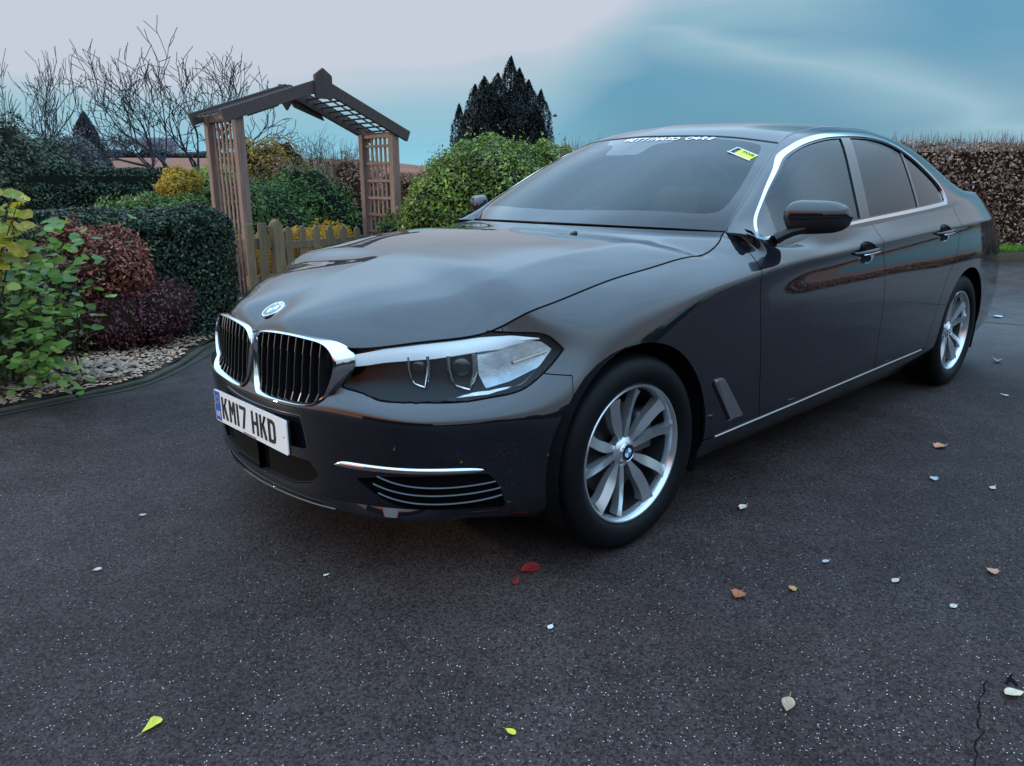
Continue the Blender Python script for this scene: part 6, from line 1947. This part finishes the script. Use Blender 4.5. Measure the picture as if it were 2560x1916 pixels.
# grass verge with its soil edge
V = []; F = []
vl_ = [Vector((*p, 0)) for p in verge]
for i, p in enumerate(vl_):
    d = (vl_[min(i+1, len(vl_)-1)]-vl_[max(i-1, 0)]).normalized(); n_ = Vector((-d.y, d.x, 0))
    for o_, z in ((0, .0), (.04, .10), (.20, .16), (.9, .19), (2.2, .17), (4, .1)): V.append(tuple(p+n_*o_+Vector((0, 0, z))))
for i in range(len(vl_)-1):
    for j in range(5): F.append((6*i+j, 6*(i+1)+j, 6*(i+1)+j+1, 6*i+j+1))
o = pyobj('verge_bank', V, F, mat('verge_soil', (.06, .032, .018), rough=.95, col2=(.035, .03, .012), var_scale=7, bump=.6, bump_scale=25), smooth=True); o['kind'] = 'structure'
P = []
for k in range(60000):
    i = random.choices(range(len(vl_)-2), [2, 3, 3, 1.5, 3, 2])[0]; a, b = vl_[i], vl_[i+1]; t = random.random(); p = a.lerp(b, t); d = (b-a).normalized(); n_ = Vector((-d.y, d.x, 0)); o_ = .13+random.random()*1.6
    P.append((p.x+n_.x*o_, p.y+n_.y*o_, .155+.03*min(1, o_)))
P = np.array(P); al = np.tile([0, 0, 1.0], (len(P), 1))
g = leaves_mesh('verge_grass', P, .085, LG_GRASS, None, aspect=.12, up=0, along=al); g['kind'] = 'stuff'

# ---------------- trees
def bare_tree(name, label, px, D, H, spread, trunk_r, seed, z0=0.0, levels=5, lean=0.0, m=BARKF, limbs=5, low=.12, group=None, nsub=(4, 4, 3, 3), tw=.0045, fit=None):
    r = random.Random(seed); root = empty(name); tag(root, label, 'tree', group); c = pol(px, D, z0)
    tr = MB(); cr = MB()

    def grow(p, d, L, rad, lv):
        n = 4; pts = [p.copy()]; dd = d.copy()
        for i in range(n):
            dd = (dd+Vector((r.gauss(0, .13), r.gauss(0, .13), .05+r.gauss(0, .06)))).normalized(); pts.append(pts[-1]+dd*L/n)
        rr = [max(tw, rad*(1-.55*i/n)) for i in range(n+1)]
        (tr if lv < 2 else cr).tube(pts, rr, n=7 if lv < 2 else (4 if lv < 4 else 3), cap=False)
        if lv >= levels: return
        k = nsub[min(lv, len(nsub)-1)]
        for q_ in range(k):
            t = r.uniform(.35, 1.0) if q_ else 1.0; i = min(n-1, int(t*n)); bp_ = pts[i].lerp(pts[i+1], t*n-i)
            a = r.uniform(0, 6.28); el = r.uniform(.35, .85)
            s_ = dd.cross(Vector((math.cos(a), math.sin(a), .3))).normalized(); nd = (dd*math.cos(el)+s_*math.sin(el)+Vector((0, 0, .10))).normalized()
            grow(bp_, nd, L*r.uniform(.58, .82), rad*.60*(1-.25*t)+.001, lv+1)
    base_h = H*low
    tr.tube([c-Vector((0, 0, .1)), c+Vector((lean*.3, 0, base_h*.5)), c+Vector((lean, 0, base_h))], [trunk_r*1.25, trunk_r, trunk_r*.9], n=9)
    for k in range(limbs):
        a = 2*PI*(k+r.random()*.5)/limbs; tilt = r.uniform(.35, 1.0)*spread
        d = Vector((math.cos(a)*tilt, math.sin(a)*tilt, 1)).normalized(); grow(c+Vector((lean, 0, base_h)), d, H*.36*(1+.12*r.random()), trunk_r*.78, 1)
    if fit:
        fh, fw = fit; A = np.array(tr.V+cr.V)-np.array(c); rt = np.array([r2.x, r2.y, 0]); rt /= np.linalg.norm(rt); u_ = A@rt
        hw = (np.percentile(u_, 99.7)-np.percentile(u_, .3))/2; sh = fw/hw; sz = fh/A[:, 2].max()
        for b_ in (tr, cr): b_.V = [(c.x+(v[0]-c.x)*sh, c.y+(v[1]-c.y)*sh, c.z+(v[2]-c.z)*sz) for v in b_.V]
    tr.build('trunk', m, root, smooth=True); o = cr.build('crown', m, root); return root


bare_tree('bare_tree', 'spreading leafless tree in the middle distance left of the arch', 478, 19, 4.3, 1.15, .10, 21, fit=(zt(478, 72, 19), 2.35), z0=.0, levels=6, limbs=6, low=.14, nsub=(3, 3, 3, 3, 2), tw=.009)
bare_tree('bare_tree', 'leafless many stemmed tree at the left edge of the picture', 75, 16.5, 3.7, .75, .075, 8, fit=(zt(75, 100, 16.5), 1.25), levels=6, limbs=6, low=.12, nsub=(3, 3, 3, 2, 2), tw=.008)
BF_ = mat('hazed_far_bark', (.09, .10, .12), rough=.9)  # distance haze put into the bark colour, paler and bluer
for k, (px, D, yt, hw) in enumerate(((275, 120, 345, 2.2), (325, 128, 335, 2.8), (372, 124, 350, 2.2), (425, 130, 342, 3.0), (560, 126, 345, 2.6), (610, 122, 350, 2.2))):
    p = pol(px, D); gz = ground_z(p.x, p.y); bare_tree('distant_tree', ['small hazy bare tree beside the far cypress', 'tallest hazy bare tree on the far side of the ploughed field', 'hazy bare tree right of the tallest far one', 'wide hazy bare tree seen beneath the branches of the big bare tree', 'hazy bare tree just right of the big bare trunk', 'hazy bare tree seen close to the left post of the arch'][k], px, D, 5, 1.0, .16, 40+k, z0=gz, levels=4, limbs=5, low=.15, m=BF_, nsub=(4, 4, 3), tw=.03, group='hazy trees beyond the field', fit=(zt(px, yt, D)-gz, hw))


def cypress(name, label, columns, n, size, m, core, seed):
    root = empty(name); tag(root, label, 'tree'); Ps = []; Us = []
    mb_ = MB(); c0 = columns[0]; mb_.tube([(c0[0], c0[1], c0[4]-.1), (c0[0], c0[1], c0[4]+c0[2]*.6)], [c0[3]*.2, c0[3]*.08], n=8); mb_.build('trunk', BARKF, root)
    tot = sum(c[2]*c[3] for c in columns)
    for i, (x, y, h, r_, z0) in enumerate(columns):
        k = int(n*h*r_/tot); t = rng.random(k)**.8; a = rng.random(k)*2*PI
        prof = np.where(t < .12, .75+2*t, 1)*(1-np.clip((t-.35)/.65, 0, 1)**3.2)+.02
        q_ = np.stack([np.cos(a), np.sin(a), t*3], 1); lump = 1+.30*vnoise(q_, 4.5, seed+i)+.16*vnoise(q_, 11, seed+i+50)
        rr = r_*prof*lump*(1-.3*rng.random(k)**2)
        Ps.append(np.stack([x+rr*np.cos(a), y+rr*np.sin(a), z0+t*h*(1+.02*np.sin(a*3))], 1)); Us.append(np.stack([np.cos(a), np.sin(a), 0*a+.8], 1))
        V = []; F = []
        for j in range(11):
            tj = j/10; pr = (1-max(0, (tj-.35)/.65)**3.2)*(.75+2*tj if tj < .12 else 1)*.50*r_+.005
            for q2 in range(14): aa = 2*PI*q2/14; V.append((x+pr*math.cos(aa), y+pr*math.sin(aa), z0+tj*h*.80))
        for j in range(10):
            for q2 in range(14): F.append((j*14+q2, j*14+(q2+1) % 14, (j+1)*14+(q2+1) % 14, (j+1)*14+q2))
        pyobj('inner_growth', V, F, core, root, smooth=True)
    P = np.vstack(Ps); U = np.vstack(Us)
    leaves_mesh('crown', P, size, m, root, .35, .2, outn=U*.4, along=np.tile([0, 0, 1.0], (len(P), 1))+U*.5)
    return root


cc = []
for px, top, r_ in ((1280, 148, .55), (1248, 186, .70), (1214, 200, .62), (1192, 218, .50), (1152, 262, .36), (1322, 206, .60), (1352, 232, .42), (1300, 176, .55), (1230, 215, .8), (1290, 230, .85), (1340, 270, .5), (1170, 280, .5)):
    p = pol(px, 28+random.uniform(-.6, .6)); cc.append((p.x, p.y, zt(px, top, 28), r_, 0.0))
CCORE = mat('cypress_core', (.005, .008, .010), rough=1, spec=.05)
cypress('cypress', 'big dark many topped cypress behind the laurel bush', cc, 110000, .085, LG_CYP, CCORE, 60)
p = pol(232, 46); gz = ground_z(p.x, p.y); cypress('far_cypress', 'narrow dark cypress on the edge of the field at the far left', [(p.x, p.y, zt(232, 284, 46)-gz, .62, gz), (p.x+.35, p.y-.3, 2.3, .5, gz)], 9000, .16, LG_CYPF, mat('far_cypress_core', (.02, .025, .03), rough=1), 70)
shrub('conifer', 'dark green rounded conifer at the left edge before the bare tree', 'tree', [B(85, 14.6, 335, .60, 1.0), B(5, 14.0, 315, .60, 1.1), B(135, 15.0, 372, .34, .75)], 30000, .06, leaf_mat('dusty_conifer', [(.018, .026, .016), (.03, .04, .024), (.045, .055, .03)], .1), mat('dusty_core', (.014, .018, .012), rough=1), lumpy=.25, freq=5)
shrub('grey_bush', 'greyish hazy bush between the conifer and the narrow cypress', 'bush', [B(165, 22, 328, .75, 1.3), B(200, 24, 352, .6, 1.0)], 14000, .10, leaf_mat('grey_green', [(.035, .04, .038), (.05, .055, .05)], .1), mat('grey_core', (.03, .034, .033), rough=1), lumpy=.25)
# low field hedge along the far edge of the ploughed land with a few dark clumps
root = None
for k, (px, D, rx, yt) in enumerate(((300, 112, 2.0, 375), (350, 116, 2.6, 385), (392, 112, 1.8, 372), (445, 118, 3.0, 382), (520, 115, 3.0, 380), (258, 110, 2.4, 388))):
    p = pol(px, D); gz = ground_z(p.x, p.y); rz_ = max(.5, zt(px, yt, D)-gz)
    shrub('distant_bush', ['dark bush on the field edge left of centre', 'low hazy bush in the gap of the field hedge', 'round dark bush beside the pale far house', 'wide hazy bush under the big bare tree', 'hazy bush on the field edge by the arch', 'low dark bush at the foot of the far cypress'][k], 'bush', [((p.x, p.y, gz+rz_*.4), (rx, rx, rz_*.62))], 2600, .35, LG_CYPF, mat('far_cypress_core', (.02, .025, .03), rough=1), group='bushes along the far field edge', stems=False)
# pale farm building far behind the trees
p = pol(408, 135); gz = ground_z(p.x, p.y); h_o = empty('farmhouse', (p.x, p.y, gz), R_(155)); tag(h_o, 'small pale farmhouse far away beyond the field', 'house')
mb_ = MB(); mb_.box((0, 0, 1.0), (5, 3, 2.4)); mb_.build('wall', mat('pale_render', (.5, .5, .5), rough=.9), h_o)
mb_ = MB(); mb_.prism([(-1.7, 2.2), (1.7, 2.2), (0, 3.4)], -2.7, 2.7, Matrix.Rotation(PI/2, 4, 'X') @ Matrix.Rotation(PI/2, 4, 'Y')); mb_.build('roof', mat('slate_roof', (.12, .12, .14), rough=.8), h_o)
for x in (-1.5, 0, 1.5): mb_ = MB(); mb_.box((x, -1.52, 1.3), (.6, .06, .8)); mb_.build('window', mat('far_window', (.05, .06, .08), rough=.2), h_o)
# a bird
p = pol(1386, 30); b_o = MB(); z_ = zt(1386, 291, 30)
b_o.tube([(p.x-.09, p.y+.05, z_), (p.x, p.y, z_+.02), (p.x+.08, p.y-.05, z_)], [.01, .05, .015], n=6)
b_o.add([(p.x, p.y, z_+.03), (p.x-.06, p.y-.10, z_+.09), (p.x+.04, p.y-.04, z_+.03), (p.x-.05, p.y+.12, z_+.08)], [(0, 1, 2), (0, 2, 3)])
b_o = b_o.build('bird', BARKF); tag(b_o, 'tiny dark bird flying to the right of the big cypress', 'bird')

# ---------------- behind the camera: surroundings and one added hedge, seen only as reflections
hedge_box('unseen_hedge', 'clipped boundary hedge on the near side of the drive, behind the photographer', (-16, -13.5), (18, -15.0), 1.2, 1.5, 16000, .12, LG_BOX, DARKCORE, seed=30)
hedge_box('unseen_hedge', 'unseen dark hedge added across the drive in front of the car to darken its reflections', (-12.5, -12.5), (-12.0, 1.0), 1.2, 3.5, 16000, .12, LG_BOX, DARKCORE, seed=32)  # added out of view so the bumper and lamps reflect something dark
hedge_box('unseen_hedge', 'low russet boundary hedge across the drive from the rear door', (15.5, -12.6), (17.5, -4.5), 1.6, .42, 12000, .12, LG_BEECH, BROWNCORE, seed=31)
for k, (x, y, r_) in enumerate(((-7, -17, 1.3), (-2, -18, 1.0), (3, -17.5, 1.5), (8, -18, 1.1), (13, -17, 1.6))):
    shrub('boundary_tree', ['rounded tree over the near hedge, far left of its row', 'small tree over the near hedge, second in its row', 'broad tree over the near hedge, middle of its row', 'small tree over the near hedge, fourth in its row', 'broad tree over the near hedge, far right of its row'][k], 'tree', [((x, y, 1.9), (r_, r_, 1.3)), ((x+.7, y, 1.5), (r_*.8, r_, 1.2))], 2600, .22, LG_GRN, DARKCORE, group='trees over the near hedge', lumpy=.3)

# ---------------- fallen leaves on the drive, each one a thing
def fallen(px, py, size, cols, label, kind=0, rz=0.0, curl=.3, name='fallen_leaf', cat='leaf'):
    p = at(px, py, .004); rr = random.Random(px)
    V = []; F = []; n = 8
    for i in range(n+1):
        t = i/n; w = {0: .30*math.sin(PI*t**.8)**.8, 1: .42*math.sin(PI*t)**.6*(1+.25*math.sin(t*19)), 2: .36*(1-t)*min(1, t*6)}[kind]
        z = curl*.30*(t-.5)**2
        for j in (-1, 0, 1): V.append((t-.5, j*w, .03+z+abs(j)*curl*.22*w/.3+.015*rr.uniform(-1, 1)))
    for i in range(n):
        for j in range(2): F.append((3*i+j, 3*i+3+j, 3*i+4+j, 3*i+1+j))
    b = len(V); V += [(.48, -.012, .03), (.48, .012, .03), (.80, .02, .06+curl*.1), (.80, 0, .05+curl*.1)]; F.append((b, b+1, b+2, b+3))
    V = [(a*size, c*size, d*size) for a, c, d in V]
    m = mat('leaf_%d_%d' % (int(cols[0][0]*1000), int(cols[0][1]*1000)), cols[0], rough=.55, col2=cols[1], var_scale=60)
    o = pyobj(name, V, F, m, None, smooth=True); o.location = p; o.rotation_euler = (rr.gauss(0, .08), rr.gauss(0, .08), R_(rz)); tag(o, label, cat)
    return o


YL = ((.62, .62, .03), (.50, .44, .03)); OR = ((.42, .13, .05), (.28, .08, .03)); PA = ((.55, .50, .42), (.42, .36, .28)); TN = ((.46, .34, .22), (.30, .20, .12)); RD = ((.30, .015, .015), (.18, .01, .01)); GY = ((.45, .48, .52), (.34, .36, .40))
fallen(378, 1816, .055, YL, 'bright yellow fallen leaf on the asphalt at the lower left', 2, 205, .5)
fallen(1970, 1765, .050, TN, 'curled tan leaf on the asphalt at the lower right', 0, 20, 1.2)
fallen(1846, 1489, .048, OR, 'orange brown leaf on the asphalt right of the front wheel', 1, 10, .6)
fallen(1981, 1472, .028, ((.50, .25, .08), (.40, .18, .05)), 'tiny orange leaf just right of the orange brown one', 1, 60)
fallen(2239, 1452, 0.032, PA, 'pale cream leaf lying flat between the two orange leaves', 0, 350, .3)
fallen(2482, 1431, .040, ((.55, .28, .16), (.42, .18, .10)), 'crumpled salmon coloured leaf near the right edge', 1, 30, .6)
fallen(2384, 1516, 0.029, PA, 'small oval white leaf below the cream one', 0, 345, .3)
fallen(2535, 1736, .052, ((.62, .52, .36), (.5, .4, .25)), 'cream oval leaf at the right edge beside the crack', 0, 330, .5)
fallen(1858, 1271, .048, ((.66, .60, .46), (.55, .48, .34)), 'pale curled leaf beside the tyre of the front wheel', 0, 5, .9)
fallen(2350, 1118, .065, ((.62, .26, .15), (.50, .20, .10)), 'long salmon pink leaf on the drive beyond the front door', 1, 345, .5)
fallen(2493, 905, 0.060, GY, 'pale grey curled leaf on the wet drive behind the rear wheel', 1, 15, 1.2)
fallen(2483, 1220, 0.044, PA, 'thin pale leaf scrap on the drive below the salmon pink leaf', 2, 0, .4)
fallen(2335, 1198, 0.036, GY, 'grey leaf scrap right of the salmon pink leaf', 1, 40, .5)
fallen(1325, 1425, .075, RD, 'deep red leaf in the shadow under the front bumper', 0, 170, .6)
fallen(1290, 1453, .040, RD, 'smaller red leaf scrap just left of the deep red leaf', 2, 40, .3)
fallen(816, 1438, .022, ((.7, .7, .66), (.6, .6, .55)), 'white pebble sized leaf scrap in front of the bumper', 0, 10)
fallen(244, 1424, 0.026, PA, 'small pale leaf scrap on the asphalt at the left', 0, 170)
fallen(357, 1288, 0.027, PA, 'small pale leaf scrap below the number plate side of the drive', 0, 10)
fallen(1376, 1568, .026, ((.7, .7, .66), (.6, .6, .55)), 'small white leaf scrap in the middle foreground', 0, 20)
fallen(1277, 1830, .028, ((.62, .62, .3), (.5, .5, .25)), 'tiny greenish leaf scrap at the bottom centre', 0, 100)
fallen(2065, 1404, 0.029, GY, 'pale grey leaf scrap above the tiny orange leaf', 0, 345)
fallen(2510, 988, 0.048, GY, 'thin white scrap on the wet drive near the right edge', 2, 80, .2)
fallen(2496, 792, .12, ((.5, .55, .6), (.4, .45, .5)), 'flat pale leaf far off on the drive behind the car', 0, 0, .1)
# grit
GR = leaf_mat('grit_specks', [(.30, .29, .28), (.5, .48, .45), (.62, .6, .56), (.2, .18, .17)], 0, .7, gain=1)


def grit_area():
    while True:
        p = at(random.uniform(-60, 2620), 1040+random.random()**.8*900, .003)
        if p.y < 2.1 and not (-.8 < p.x < 3.9 and -.95 < p.y < 1.0): return p.x, p.y, .001


stones('grit', grit_area, 3600, .0008, .0024, GR)
# crack in the asphalt at the lower right, with a small hole at its head
CK = mat('crack_shadow', (.004, .004, .005), rough=1, spec=.1)
cp = [(2468, 1702), (2459, 1712), (2462, 1728), (2450, 1745), (2446, 1768), (2452, 1790), (2443, 1806), (2447, 1820), (2462, 1826), (2452, 1840), (2440, 1852), (2436, 1868), (2444, 1884), (2438, 1902), (2440, 1930)]
V = []; F = []
for i, (a, b) in enumerate(cp):
    p = at(a, b, .0022); w = .0016*random.uniform(.5, 1.5); V += [(p.x-w*.7, p.y+w*.7, .0022), (p.x+w*.7, p.y-w*.7, .0022)]
for i in range(len(cp)-1): F.append((2*i, 2*i+1, 2*i+3, 2*i+2))
o = pyobj('asphalt_crack', V, F, CK); o['kind'] = 'structure'
hp = [(2513, 1708), (2522, 1690), (2532, 1684), (2530, 1694), (2536, 1700), (2546, 1712), (2538, 1716), (2533, 1706), (2524, 1704), (2520, 1712)]
o = pyobj('asphalt_hole', [tuple(at(a, b, .0022)) for a, b in hp], [tuple(range(len(hp)))], CK); o['kind'] = 'structure'
# joint across the drive behind the car
a, b = at(2380, 800, .003), at(2640, 818, .003); d = (b-a).normalized(); n_ = Vector((-d.y, d.x, 0))*.012
a = a-d*3; b = b+d*3
o = pyobj('drive_joint', [tuple(a-n_), tuple(b-n_), tuple(b+n_), tuple(a+n_)], [(0, 1, 2, 3)], mat('joint_tar', (.05, .03, .022), rough=.6)); o['kind'] = 'structure'
